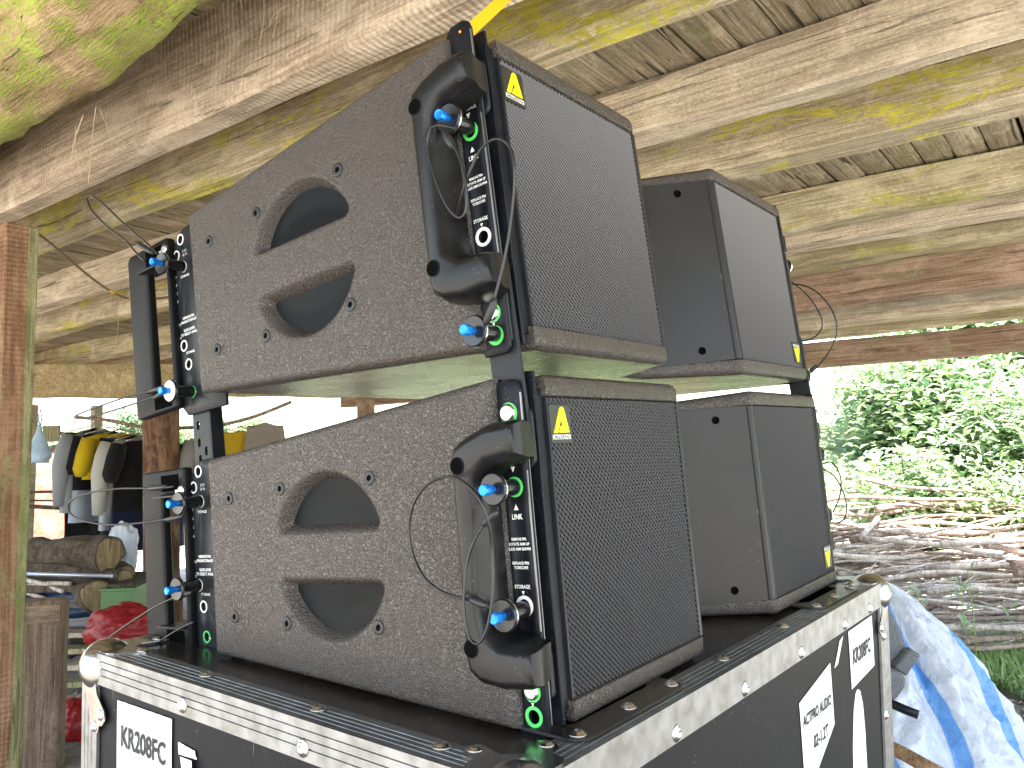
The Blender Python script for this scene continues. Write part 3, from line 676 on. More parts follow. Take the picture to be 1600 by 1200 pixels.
def side_skin(mb, mirror=False, st=.0016):
    y0, y1 = .0135, D
    ny = int((y1-y0)/st) if not mirror else 60; nz = int(H/st) if not mirror else 40
    def param(n, L, r):                                    # finer spacing near the rounded borders
        out = []; 
        for i in range(n+1): out.append(i/n)
        return out
    vs = []
    for j in range(nz+1):
        for i in range(ny+1):
            y = y0 + (y1-y0)*i/ny; lo, hi = zb(y), zt(y); z = lo + (hi-lo)*j/nz
            x = 0
            if not mirror or True:
                s_ = sd_handle(y, z)
                if s_ < .002:
                    t = min(1, (.002 - s_)/.010); x = .0175*(1-math.cos(t*math.pi/2))**.9 if t < 1 else .0175
            r = .0065; rf = .0105
            db = min(z-lo, hi-z, y1-y); e = 0
            if db < r: e = r - math.sqrt(max(0, r*r-(r-db)**2))
            df = y-y0
            if df < rf: e = max(e, rf - math.sqrt(max(0, rf*rf-(rf-df)**2)))
            x = max(x, e) if x < .002 else max(x, e)
            vs.append(Vector((WD-x if mirror else x, y, z)))
    w = ny+1
    fs = [(j*w+i, j*w+i+1, (j+1)*w+i+1, (j+1)*w+i) for j in range(nz) for i in range(ny)]
    if not mirror: fs = [tuple(reversed(f)) for f in fs]
    mb.add(vs, fs, 0, True)
CACHE = {}
def cached(key, fn):
    if key not in CACHE: CACHE[key] = fn()
    return CACHE[key]
def keep(o): me = o.data; bpy.data.objects.remove(o); return me
def shell_mesh():
    mb = MB(); t = .0165
    slab(mb, plan(0), zb, lambda y: zb(y)+t, .0085, .0012)
    slab(mb, plan(0), lambda y: zt(y)-t, zt, .0012, .0085)
    slab(mb, plan(.0085, .0205), lambda y: zb(y)+t-.003, lambda y: zt(y)-t+.003, 0, 0)
    side_skin(mb); side_skin(mb, True)
    o = mb.build('cabinet', PAINT); fix_normals(o); o.data.set_sharp_from_angle(angle=math.radians(50)); return keep(o)
def hand_cup_mesh():
    mb = MB(); n = 40; cy = .19
    vs = []; fs = []
    for j in range(n+1):
        for i in range(n+1):
            y = cy - .072 + .144*i/n; z = .1165 - .078 + .156*j/n
            s_ = sd_handle(y, z); u = (y-cy)/.06; 
            x = .0110 + .0030*max(0, min(1, -s_/.045)) + .0008*u
            vs.append((x, y, z))
    fs = [(j*(n+1)+i, (j+1)*(n+1)+i, (j+1)*(n+1)+i+1, j*(n+1)+i+1) for j in range(n) for i in range(n)]
    keepf = []
    for f in fs:
        c = sum((Vector(vs[k]) for k in f), Vector())/4
        if sd_handle(c.y, c.z) < -.0045: keepf.append(f)
    mb.add(vs, keepf, 0, True); return keep(mb.build('hand_cup', CUP))
GY = -.0088                                               # grille plane
def grille_mesh(x0, x1, z0, z1):
    mb = MB(); px_, pz = .0075, .0030; sl = pz/px_*1.0
    mb.add([(x0,GY+.0045,z0),(x1,GY+.0045,z0),(x1,GY+.0045,z1),(x0,GY+.0045,z1)], [(0,1,2,3)], 1)
    L = x1-x0; Hh = z1-z0
    for fam in (0, 1):
        m_ = -.85 if fam == 0 else -3.4
        step = .0043 if fam == 0 else 3.4*.0026
        c = -abs(m_)*L
        while c < Hh + 2*abs(m_)*L:
            # line z = z0 + c + m*(x-x0)
            pts = []
            for x in (x0, x1):
                z = z0 + c + m_*(x-x0)
                if z0 <= z <= z1: pts.append((x, z))
            for z in (z0, z1):
                x = x0 + (z - z0 - c)/m_
                if x0 < x < x1: pts.append((x, z))
            c += step
            if len(pts) < 2: continue
            pts.sort(); (xa, za), (xb, zb_) = pts[0], pts[-1]
            if xb-xa < .001: continue
            d = Vector((xb-xa, 0, zb_-za)).normalized(); nrm = Vector((-d.z, 0, d.x))
            if fam == 0: wf, dpt, yo = .00072, .00080, GY
            else:        wf, dpt, yo = .00046, .00045, GY+.0009
            R = []
            for x, z in ((xa, za), (xb, zb_)):
                p = Vector((x, yo, z))
                R.append([p + nrm*wf + Vector((0,dpt,0)), p + nrm*wf*.1 + Vector((0,-dpt,0)), p - nrm*wf + Vector((0,dpt*.2,0)), p - nrm*wf*.4 + Vector((0,dpt*1.5,0))])
            mb.rings(R, 0 if fam == 0 else 3, False, False)
    b = .0018                                             # folded border
    for lo, hi in (((x0-.0012,GY-.0012,z0),(x0+b*.6,GY+.004,z1)),((x1-b*.4,GY-.0010,z0),(x1+.0016,GY+.004,z1))):
        mb.box(lo, hi, 2)
    return keep(mb.build('grille', [STRAND, BACK, METALG, STRAND_SHADE]))
def plane_frame(x, s=1):      # plates lying in the side plane: (u = y, v = z), thickness along +x
    return lambda u, v, w: Vector((x + w, u, v))
def tri(cx, cz, r, up):
    return [(cx-r, cz + (-r if up else r)), (cx+r, cz + (-r if up else r)), (cx, cz + (r if up else -r))]
def M_side(x, y, z, left=True):    # text frame on a face seen from the -X side
    return face_m((x, y, z), (0,-1,0), (0,0,1)) if left else face_m((x, y, z), (0,1,0), (0,0,1))
def ring_obj(parent, x, y, z, r0, r1, m, s=-1):
    mb = MB(); n = 24
    mb.rings([[Vector((x, a, b)) for a, b in circle(y, z, r1, n)], [Vector((x + s*.0005, a, b)) for a, b in circle(y, z, r1, n)],
              [Vector((x + s*.0005, a, b)) for a, b in circle(y, z, r0, n)], [Vector((x + s*.0001, a, b)) for a, b in circle(y, z, r0*.98, n)]], 0, False, False)
    return fix_normals(mb.build('hole_ring', m, parent))
def pin_mesh():
    mb = MB()
    mb.lathe((0,0,0), (-1,0,0), [(-.012,.0042),(.001,.0042),(.0012,.0056),(.0205,.0056),(.0207,.0062)], 18, 0)
    mb.lathe((-.0205,0,0), (-1,0,0), [(0,.006),(.0002,.0100),(.0012,.0109),(.0024,.0109)], 28, 1)
    mb.lathe((-.0229,0,0), (-1,0,0), [(0,.0109),(.0010,.0107),(.0016,.0100),(.0012,.0046),(.0010,.0001)], 28, 0)
    o = fix_normals(mb.build('locking_pin', [mat('glossy_black_pin', (.009,.009,.010), .22, 0, .5), SILVER])); o.data.set_sharp_from_angle(angle=math.radians(40)); return keep(o)
def button_mesh():
    mb = MB(); mb.lathe((-.0235,0,0), (-1,0,0), [(0,.0028),(.0050,.0028),(.0052,.0039),(.0100,.0039),(.0108,.0034),(.0106,.0022)], 10, 0, False)
    return keep(mb.build('release_button', BLUE))
def pin(root, x, y, z, rot=0, silver=None):
    o = place(cached('pin', pin_mesh), 'locking_pin', root, Matrix.Translation((x, y, z)) @ Matrix.Rotation(rot, 4, 'X'))
    place(cached('btn', button_mesh), 'release_button', o)
    if silver:
        mb = MB(); mb.lathe((-.0246,0,0), (-1,0,0), [(0,.0102),(.0003,.0100),(.0002,.0040)], 26); mb.build('face_ring', silver, o)
    return o
def lanyard(root, pts3, r=.00085, crimps=()):
    mb = MB(); mb.tube(spline(pts3, 7), r, 8); o = mb.build('lanyard', CABLE, root)
    for a, b_ in crimps:
        mb = MB(); a, b_ = Vector(a), Vector(b_); m_ = (a+b_)/2
        mb.tube([a, a*.8+b_*.2, m_, a*.2+b_*.8, b_], [.0013,.0026,.0030,.0026,.0013], 8); mb.build('crimp_sleeve', CRIMP, o)
    return o
def screw_mesh():
    mb = MB(); mb.lathe((0,0,0), (-1,0,0), [(0,.0056),(.0004,.0056),(.0008,.0050),(.0005,.0030)], 20, 0)
    mb.add([(-.00075, a, b) for a, b in circle(0,0,.0023,6,.0028)], [(0,1,2,3,4,5)], 1)
    return keep(mb.build('screw', [mat('dark_screw_steel', (.03,.031,.033), .45, .4), BACK]))
def grip_mesh():
    """moulded side grip: a deep C with a large filleted finger well"""
    outer = [(-.0215,.2015),(-.0150,.2035),(.004,.2025),(.022,.1965),(.0335,.1905),(.0365,.182),(.0365,.052),(.034,.042),(.024,.0350),(.006,.0325),(-.014,.0340),(-.0215,.0370),
             (-.0225,.0600),(-.012,.0630),(.004,.0640),(.0125,.0700),(.0145,.080),(.0145,.155),(.0120,.167),(.003,.1735),(-.012,.1755),(-.0225,.1785)]
    cy, cz = .008, .118
    mb = MB()
    def ring_at(x, inset, base=0):
        pa, pb = offset_poly(outer, inset), offset_poly(outer, inset*.85 + max(0, -x-.004)*.12)
        poly = [pb[i] if 12 <= i <= 21 else pa[i] for i in range(len(outer))]
        return [(x, u + (base if u < -.01 else 0) , v) for u, v in poly]
    R = []
    prof = [(.004, 0.0, .006), (-.006, 0.0, .004), (-.0120, .0002, .001), (-.0160, .0009, 0), (-.0190, .0020, 0), (-.0212, .0034, 0), (-.0226, .0050, 0), (-.0233, .0064, 0), (-.0236, .0076, 0)]
    for x, ins, b_ in prof: R.append(ring_at(x, ins, b_))
    mb.rings(R, 0, True, True)
    # raised black discs painted for the shade inside the countersunk screw holes
    for yy, zz in ((.0270,.1765),(.0270,.0590)):
        mb.lathe((-.02385, yy, zz), (-1,0,0), [(0,.0056),(.0002,.0060),(.0004,.0055)], 20, 1)
        mb.add([(-.02430, a, b) for a, b in circle(yy, zz, .0054, 18)], [list(range(18))], 2)
    o = fix_normals(mb.build('side_grip', [PLASTIC, CUP, BACK])); o.data.set_sharp_from_angle(angle=math.radians(55)); return keep(o)
def badge_on(root, gx, x, z, s, flip):
    R_ = Matrix.Translation((x, GY-.0016, z)) @ (Matrix.Rotation(math.pi, 4, 'Y') if flip else Matrix.Identity(4)) @ Matrix.Scale(s, 4)
    mb = MB(); holed(mb, rrect(-.0130,-.0135,.0130,.0135,.0012,3), [], lambda u,v,w: Vector((u, w, v)), .0018)
    fix_normals(mb.build('badge', BADGE, gx, R_))
    mb = MB(); holed(mb, [(-.0098+a*.0198, -.0066+b*.0186) for a, b in EMB], [], lambda u,v,w: Vector((u, -.0005+w, v)), .0006); fix_normals(mb.build('emblem', YELLOW, gx, R_))
    mb = MB()
    for a in ((-.0112,-.0109,.0112,-.01065),(-.0112,-.0080,.0112,-.00775),(-.0112,-.0109,-.0110,-.00775),(.0110,-.0109,.0112,-.00775)): mb.box((a[0],-.0003,a[1]),(a[2],.0002,a[3]))
    mb.build('badge_frame', WHITE, gx, R_)
    text('ACTPRO AUDIO', .0034, WHITE, gx, R_ @ face_m((0,-.0003,-.00935), (1,0,0), (0,0,1)), sx=.88, bold=.00004)
def horn_plate_mesh():
    """smooth sloping plate in the horn mouth, with two screw wells; built for the right wing"""
    a = Vector((WD-.2440, -.0032)); b_ = Vector((WD-.2440-.066+.004, .0695)); L = (b_-a).length; d = (b_-a)/L; nn = Vector((d.y, -d.x))
    if nn.y > 0: nn = -nn
    z0, z1 = .0165, H-.0165
    hs = [circle(L*.36, z, .0043, 18) for z in (z0+.0125, z1-.0125)]
    mb = MB(); fr = lambda u, v, w: Vector((a.x+d.x*u+nn.x*(.0032-w), a.y+d.y*u+nn.y*(.0032-w), v))
    holed(mb, [(0,z0),(L,z0),(L,z1),(0,z1)], hs, fr, .002)
    rc = [(WD-.2362,GY+.0030),(WD-.2362,GY-.0010),(WD-.2395,GY-.0012),(WD-.2425,GY-.0002),(WD-.2443,GY+.0022),(WD-.2450,GY+.0062),(WD-.2480,GY+.0100),(WD-.2400,GY+.0100)]
    mb.rings([[Vector((x,y,z0)) for x, y in rc], [Vector((x,y,z1)) for x, y in rc]], 0, False, True)
    for h in hs:
        mb.rings([[fr(u,v,.0005) for u, v in h], [fr(u,v,.010) for u, v in h]], 1, False, False)
        mb.add([fr(u,v,.0026) for u, v in h], [list(range(18))], 1)
    return keep(fix_normals(mb.build('horn_plate', [PLATE, BACK])))
PLATE = mat('satin_dark_plate', (.022,.021,.022), .28, .05, .22, bump=(1200,.08,.0004,2), noise_col=(18,(.028,.027,.028),.35,.75,.36))

specks(PLATE, 130, .10, amt=.5)
def loudspeaker(M, label, lower):
    root = empty('loudspeaker', M, label, 'loudspeaker', 'line array loudspeakers stacked on the flight case')
    place(cached('shell', shell_mesh), 'cabinet', root)
    cup_ = cached('cup', hand_cup_mesh); place(cup_, 'hand_cup', root); 
    for k in (0, 1):
        for y, z in ((.3175,.1680),(.2448,.1725),(.1363,.1745),(.3173,.0650),(.2450,.0620),(.1367,.0632)):
            place(cached('screw', screw_mesh), 'screw', root, Matrix.Translation((-.0001 if not k else WD+.0001, y, z)) @ (Matrix.Rotation(math.pi,4,'Z') if k else Matrix.Identity(4)) @ Matrix.Rotation(random.uniform(0,1),4,'X'))
    gL = place(cached('gl', lambda: grille_mesh(.0335,.2355,.0165,H-.0165)), 'grille', root)
    gR = place(cached('gr', lambda: grille_mesh(WD-.2355,WD-.0335,.0165,H-.0165)), 'grille', root)
    badge_on(root, gL, .0475, .2005, 1.0, False); badge_on(root, gR, WD-.047, H-.2005, 1.0, True)
    hp = cached('hp', horn_plate_mesh); place(hp, 'horn_plate', root)
    place(hp, 'horn_plate', root, Matrix.Translation((WD,0,0)) @ Matrix.Diagonal((-1,1,1,1)))
    # --- front rigging, left and (mirrored) right
    tops = (.2325, .2440)[0 if lower else 1]
    bot = -.0035
    for side in (0, 1):
        MS = Matrix.Identity(4) if not side else Matrix.Translation((WD,0,0)) @ Matrix.Diagonal((-1,1,1,1))
        holes = [circle(.0052, z, .0044, 18) for z in (.1595,.0810,.0100)]
        out = [(-.0058,bot+.004),(-.0020,bot),(.0170,bot),(.0170,tops-.006),(.0120,tops-.0005),(.0010,tops),(-.0040,tops-.0025),(-.0058,tops-.008)]
        mb = MB(); holed(mb, out, holes, plane_frame(.0085), .0036)
        rail = fix_normals(mb.build('rigging_rail', METAL, root, MS, bevel=.0006, seg=1))
        mb = MB(); mb.box((.0213,-.0085,.002),(.0245,.018,H+.002)); mb.tube([(.0229,-.0085+.004,H+.001),(.0229,.012,H+.001)],.0016,6)
        mb.box((.0245,-.0075,.010),(.0330,.014,H-.010))
        mb.build('inner_rail', METAL, root, MS, bevel=.0010, seg=2)
        mb = MB(); mb.box((.0122,.0125,.0),(.0213,.0165,H-.002)); mb.build('rail_spacer', BACK, root, MS)
        mb = MB(); mb.box((.0080,-.0064,tops-.05),(.0092,-.0056,tops-.010)); mb.box((.0080,-.0064,.065),(.0092,-.0056,.170)); mb.box((.0115,-.0064,.005),(.0121,-.0056,.19)); mb.build('worn_edge', EDGE, rail)
        # latch arm inside the slot
        mb = MB(); holed(mb, rrect(-.0085,.172,.006,.213,.006,4), [], plane_frame(.0150), .0035); fix_normals(mb.build('latch_arm', METALG, root, MS, bevel=.0008))
        mb = MB(); holed(mb, rrect(-.0065,.020,.006,.052,.004,4), [], plane_frame(.0145), .0045)
        fix_normals(mb.build('latch_foot', METALG, root, MS, bevel=.0008))
        if not lower:                                     # link arm down to the lower cabinet
            mb = MB(); q = MU.inverted() @ ML; a = Vector((.0150,.0070,.060)); b_ = q @ Vector((.0150,.0070,.190))
            dv = (b_-a).normalized(); pv = Vector((0, dv.z, -dv.y)); pv = pv if pv.y > 0 else -pv
            R = []
            for p in (a, b_): R.append([p+Vector((-.0018,0,0))+pv*.0105, p+Vector((.0018,0,0))+pv*.0105, p+Vector((.0018,0,0))-pv*.0150, p+Vector((-.0018,0,0))-pv*.0150])
            mb.rings(R, 0, False, True); fix_normals(mb.build('link_arm', METALG, root, MS, bevel=.0006))
        place(cached('grip', grip_mesh), 'side_grip', root, MS @ Matrix.Translation((0,.016 if side else 0,0)) @ Matrix.Diagonal((.30 if side else 1,1,1,1)))
        for z, m_, r in ((.1595, GREEN, 1), (.0810, WHITE, 1), (.0100, GREEN, 1)):
            ring_obj(rail, .0085, .0052, z, .0046, .0069, m_)
        mb = MB(); mb.lathe((.0085,.0055,.2095),(-1,0,0),[(0,.0066),(.0015,.0064),(.0028,.0048),(.0024,.0030)],20); mb.build('rail_bolt', SILVER, root, MS); mb = MB(); mb.lathe((.0085,.0055,.0262),(-1,0,0),[(0,.0060),(.0012,.0058),(.0022,.0045)],20); mb.build('rail_bolt', SILVER, root, MS)
        ring_obj(rail, .0084, .0050, .2093, .0060, .0073, GREEN)
        ring_obj(rail, .0084, .0050, .0260, .0055, .0067, GREEN)
        if side: continue
        X0 = .0079
        tx = lambda s_, y, z, sz, **k: text(s_, sz, WHITE, rail, M_side(X0, y, z), **k)
        tx('STORAGE', .0050, .1765, .0042, sx=.85, bold=.00008); tx('LINK', .0050, .1395, .0050, sx=.8, bold=.00008)
        tx('REMOVE PIN\nROTATE ARM UP\nSLIDE ARM DOWN', .0052, .1215, .0026, sx=.85, bold=.00005, spacing=1.25)
        tx('REPLACE PIN\nTOSECURE', .0052, .1075, .0026, sx=.92, bold=.00005, spacing=1.15)
        tx('STORAGE', .0055, .0935, .0034, sx=.85, bold=.00006); tx('LINK', .0050, .0205, .0033, sx=.8, bold=.00006)
        for (cz, r, up) in ((.1712,.0019,False),(.1460,.0019,True),(.0895,.0012,False),(.0177,.0012,False)):
            mb = MB(); holed(mb, tri(.0052, cz, r, up), [], lambda u,v,w: Vector((X0+w, u, v)), .0001); mb.build('arrow_mark', WHITE, rail)
    # --- rear rigging on the left: plate, handle, printed scale
    XR = .020
    for side in (0, 1):
        MS = Matrix.Identity(4) if not side else Matrix.Translation((WD,0,0)) @ Matrix.Diagonal((-1,1,1,1))
        rh = [(.3955,.1965),(.4045,.1815),(.3935,.1675),(.4020,.0880),(.3960,.0680),(.3930,.0400)]
        out = [(.340,.018),(.404,.018),(.4130,.027),(.4150,.060),(.4140,.100),(.4110,.185),(.4060,.196),(.3980,.2040),(.3880,.2075),(.340,.2075)]
        mb = MB(); holed(mb, out, [circle(y, z, .0040, 16) for y, z in rh], plane_frame(XR), .004)
        rp = fix_normals(mb.build('rear_rail', METALG, root, MS, bevel=.0005, seg=1))
        for (y, z), m_ in zip(rh, (WHITE, WHITE, WHITE, WHITE, WHITE, GREEN)): ring_obj(rp, XR, y, z, .0044, .0058, m_)
        hd = MB()
        fr = plane_frame(.012)
        c = [(.4080,.0270),(.4820,.0250),(.4860,.0300),(.4860,.1960),(.4810,.2010),(.4080,.2020)]
        win = [(.4130,.0500),(.4500,.0480),(.4500,.1745),(.4120,.1760)]
        holed(hd, c, [win], fr, .011)
        h_o = fix_normals(hd.build('rear_handle', HANDLE, root, MS, bevel=.0048, seg=4))
        mb = MB(); mb.box((.0060,.414,.1740),(.0270,.4560,.1756)); mb.box((.0060,.414,.0485),(.0270,.4560,.0501)); mb.build('handle_rib', METALG, h_o)
        for zz in (.188, .038):
            mb = MB(); mb.box((.0114,.4180,zz-.008),(.0124,.4480,zz+.008)); mb.build('handle_recess', BACK, h_o)
        if not side:
            tx = lambda s_, y, z, sz, **k: text(s_, sz, WHITE, rp, M_side(XR-.0004, y, z), **k)
            for s_, z in (('3', .1600), ('2', .1515), ('1', .1430), ('0', .1345), ('7.5', .1100), ('10', .0965)): tx('\u25c4'+s_ if False else '<'+s_, .4105, z, .0036, align='LEFT')
            tx('REMOVE PIN\nFROM STORAGE', .3905, .1130, .0036, spacing=1.1, bold=.00005); tx('SLIDE LEVER\nTO SELECT ANGLE', .3905, .1005, .0036, spacing=1.1, bold=.00005)
            tx('5 5 5\n10 10', .3895, .1810, .0036, spacing=1.1); tx('STORAGE', .3915, .1575, .0034, bold=.00004); tx('STORAGE', .3915, .0795, .0034, bold=.00004)
            mb = MB(); mb.box((XR-.0004,.4092,.0840),(XR,.4100,.1045)); holed(mb, tri(.3880,.0400,.0018,True), [], lambda u,v,w: Vector((XR-.0003+w, u, v)), .0002); mb.build('scale_mark', WHITE, rp)
        if not lower:                                     # perforated angle bar down to the lower cabinet
            q = MU.inverted() @ ML
            mb = MB(); hl = []
            for (y, z) in ((.395,.260),(.3998,.2416),(.3988,.2246),(.3875,.2155),(.3979,.2083),(.3865,.2020)):
                hl.append([p for p in [(y + .0030*math.cos(a)*(1-.25*math.cos(a)**2*0), z + .0046*math.sin(a) ) for a in [2*math.pi*k/20 for k in range(20)]]])
                hl[-1] = [(y + (u-y)*(.72 if abs(v-z) < .0012 else 1), v) for u, v in hl[-1]]
            holed(mb, [(.3760,.165),(.4060,.165),(.4095,.285),(.3815,.285)], hl, lambda u,v,w: q @ Vector((XR+.0045+w, u, v)), .003)
            mb2 = MB(); R = [[q @ Vector((XR+x, y+dy, z)) for x, y in ((.0045,.3745),(.018,.3745),(.018,.3772),(.0045,.3772))] for z, dy in ((.165,0),(.285,.0055))]
            mb2.rings(R, 0, False, True)
            bar = fix_normals(mb.build('splay_bar', [METALG, METAL], root, MS)); mb2.build('bar_flange', METAL, bar)
            bar.data.materials[0] = METALG
    return root

low = loudspeaker(ML, 'lower brown loudspeaker standing directly on the flight case', True)
upp = loudspeaker(MU, 'upper brown loudspeaker tilted back above the other one', False)
XF, XR = .0085, .020
pins = {}
pins['a'] = pin(low, XF, .0052, .1595, .3); pins['b'] = pin(low, XF, .0052, .0790, -.2)
pins['c'] = pin(upp, XF, .0052, .1620, .2); pins['d'] = pin(upp, XF, .0052, .0110, .1)
pin(low, XR, .3935, .1675); pin(low, XR, .4020, .0880)
pin(upp, XR, .3935, .1675); pin(upp, XR, .3930, .0400, silver=mat('white_pin_face', (.70,.70,.72), .4))
def pl(Mx, x, pts): return [hit(Mx, a, b, 0, x if len(r) == 0 else r[0]) for a, b, *r in pts]
def ly(root, Mx, x, pts, crimps=()):
    return lanyard(root, pl(Mx, x, pts), r=.0010, crimps=[tuple(pl(Mx, c[0], c[1])) for c in crimps])
ly(low, ML, -.033, [(778,792,-.018),(768,808,-.024),(757,818,-.030),(741,845),(730,880),(725,925),(726,965),(733,995),(745,1006),(757,992),(766,960),(770,915),(769,860),(762,812,-.040),(748,778,-.042),(722,752,-.036),(697,745,-.030),(668,757,-.024),(647,786,-.022),(639,826,-.020),(645,866,-.020),(663,902,-.022),(690,924,-.026),(718,934,-.030),(740,938,-.030),(762,948,-.027),(782,964,-.020)],
   [(-.030, [(777,798),(754,822)]), (-.030, [(733,935),(762,947)])])
ly(upp, MU, -.030, [(712,202,-.022),(699,198),(684,196),(672,203),(668,225),(674,258),(688,300),(703,328),(718,340),(727,330),(729,300),(723,262),(713,235),(704,222)],
   [(-.029, [(692,203),(709,232)])])
ly(upp, MU, -.028, [(711,345,-.010),(719,315,-.022),(731,275),(748,238),(768,219),(787,220),(800,238),(804,275),(800,330,-.026),(791,390,-.024),(778,445,-.024),(768,480,-.024),(757,508,-.024)],
   [(-.024, [(774,465),(758,508)])])
ly(upp, MU, 0, [(246,397,.0),(232,382),(213,366),(190,346),(165,322),(146,307),(138,306),(137,314),(146,332),(170,356),(196,376),(212,394),(226,408)], [(0, [(212,378),(240,396)])])
ly(upp, MU, 0, [(262,602),(240,610),(205,618),(160,633),(128,645),(117,651),(122,654),(150,649),(200,634),(245,618),(268,606)], [(0, [(232,612),(262,604)]), (0, [(240,622),(266,608)])])
ly(low, ML, 0, [(272,760),(250,763),(215,763),(180,764),(145,769),(118,778),(106,790),(112,804),(135,815),(175,820),(220,817),(255,812),(282,806),(290,800)], [(0, [(232,764),(262,760)]), (0, [(258,813),(286,806)])])
ly(low, ML, 0, [(296,926),(272,934),(240,950),(205,972),(165,1000),(140,1020),(131,1034),(141,1040),(165,1039),(200,1029),(240,1008),(275,986),(303,972)], [(0, [(300,925),(268,936)])])
def eyelet(root, Mx, px, py):
    p = hit(Mx, px, py, 0, .002); mb = MB(); mb.lathe(p, (-1,0,0), [(0,.0045),(.002,.0050),(.003,.0042),(.0026,.0022)], 18); mb.box((p.x-.001,p.y-.001,p.z-.003),(p.x+.001,p.y+.012,p.z+.001)); mb.build('lanyard_eyelet', CHROME, root)
eyelet(low, ML, 286, 766); eyelet(upp, MU, 259, 390)
ly(upp, MU, WD+.03, [(1236,444),(1256,446),(1278,458),(1297,480),(1307,505),(1305,530),(1294,552),(1278,572),(1262,588)], [(WD+.03, [(1276,570),(1256,592)])])
ly(upp, MU, WD+.03, [(1236,440),(1256,456),(1274,478),(1284,500),(1283,515),(1272,527),(1256,532),(1244,530)])
ly(low, ML, WD+.03, [(1285,725),(1298,722),(1308,732),(1314,750),(1312,775),(1302,800),(1296,812)])
ly(low, ML, WD+.03, [(1285,732),(1304,745),(1318,770),(1323,795),(1318,812),(1306,818)])
for r_, zs in ((low, (.1595,.081)), (upp, (.162,.011))):
    for z in zs:
        o = place(CACHE['pin'], 'locking_pin', r_, Matrix.Translation((WD-XF, .0052, z)) @ Matrix.Rotation(math.pi, 4, 'Z')); place(CACHE['btn'], 'release_button', o)
# yellow ratchet webbing from the top rail up to the beams
sb = MB(); a = MU @ Vector((.018, .004, H+.004)); b_ = P(786, 0, (a-EYE).dot(-CR.col[2])*1.12); c_ = a + (b_-a)*2.2
dirv = (b_-a).normalized(); wv = dirv.cross((a-EYE).normalized()).normalized()
nv = dirv.cross(wv)
pp = [a - dirv*.01, a, a+(b_-a)*.5, b_, c_]; sb.rings([[p+wv*.0046+nv*.0008, p-wv*.0046+nv*.0008, p-wv*.0046-nv*.0008, p+wv*.0046-nv*.0008] for p in pp], 0, False, True)
tag(sb.build('webbing_strap', STRAP), 'yellow webbing strap rising from the top corner of the upper loudspeaker', 'strap')
# ------------------------------------------------------------------ things on the left, under the house
RT = Vector((CR.col[0].x, CR.col[0].y, 0)).normalized(); FW = Vector((-CR.col[2].x, -CR.col[2].y, 0)).normalized(); UP = Vector((0,0,1))
def frame_at(p, yaw=0.0):
    r = (RT*math.cos(yaw) + FW*math.sin(yaw)); f = UP.cross(r)
    m = Matrix((r, f, UP)).transposed().to_4x4(); m.translation = Vector(p); return m
def log_obj(name, p0, p1, r, label, seed=0, group=None):
    p0, p1 = Vector(p0), Vector(p1); c = (p0+p1)/2; root = empty(name, c, label, 'log', group)
    d = (p1-p0).normalized(); a = d.orthogonal().normalized(); b_ = d.cross(a); mb = MB(); rr = []; n = 22; k_ = 14
    for i in range(k_+1):
        t = i/k_; p = p0 + (p1-p0)*t - c
        rr.append([p + (a*math.cos(q)+b_*math.sin(q))*(r*(1+noise.noise(Vector((math.cos(q)*1.3+seed, math.sin(q)*1.3, t*2.5)))*.34 + noise.noise(Vector((math.cos(q)*4+seed, math.sin(q)*4, t*9)))*.08)) for q in [2*math.pi*j/n for j in range(n)]])
    mb.rings(rr, 0, True, False); mb.build('bark', W_FIRE, root)
    for R in (rr[0], rr[-1]):
        m2 = MB(); cc = sum(R, Vector())/n; s_ = 1 if R is rr[-1] else -1
        rings2 = [[cc + (v-cc)*q + d*s_*.004*(1-q) for v in R] for q in (.97,.7,.4,.1)]
        m2.rings([[v for v in x] for x in rings2], 0, True, True); m2.build('cut_end', W_CUT, root)
    return root
G1 = 'logs heaped on the old rack'
log_obj('firewood_log', P(62,862,4.45), P(172,866,4.2), .085, 'thickest dark log on top of the heap with a split pale end', 1, G1)
log_obj('firewood_log', P(20,890,4.4), P(196,905,4.15), .050, 'long grey-topped log lying second from the top', 5, G1)
log_obj('firewood_log', P(90,915,4.5), P(152,930,3.95), .078, 'log whose round yellowish cut end faces the camera', 9, G1)
log_obj('firewood_log', P(150,880,4.7), P(196,903,4.3), .060, 'log behind the green crate with a dark knot in its end', 13, G1)
log_obj('firewood_log', P(20,918,4.3), P(120,935,4.2), .040, 'thin lowest log behind the brown board', 17, G1)
for i, (a, b_) in enumerate((((36,905),(100,925)),((45,915),(110,912)),((38,925),(95,948)))):
    mb = MB(); p0 = P(*a, 4.02); mb.tube([v-p0 for v in spline([p0, P((a[0]+b_[0])/2, (a[1]+b_[1])/2-2, 4.0), P(*b_, 3.98)],4)], .011, 7)
    tag(mb.build('stick', W_STICK, None, Matrix.Translation(p0)), ('upper pale stick poking out over the rack','level pale stick across the rack','lowest pale stick slanting down on the rack')[i], 'stick', 'pale sticks on the rack')
mb = MB(); p0 = P(20,896,3.9); mb.tube([Vector(), P(175,900,3.9)-p0], .009, 8); tag(mb.build('metal_rod', mat('pale_blue_pipe', (.42,.47,.6), .3, .5), None, Matrix.Translation(p0)), 'pale blue metal pipe lying level across the log heap', 'pipe')
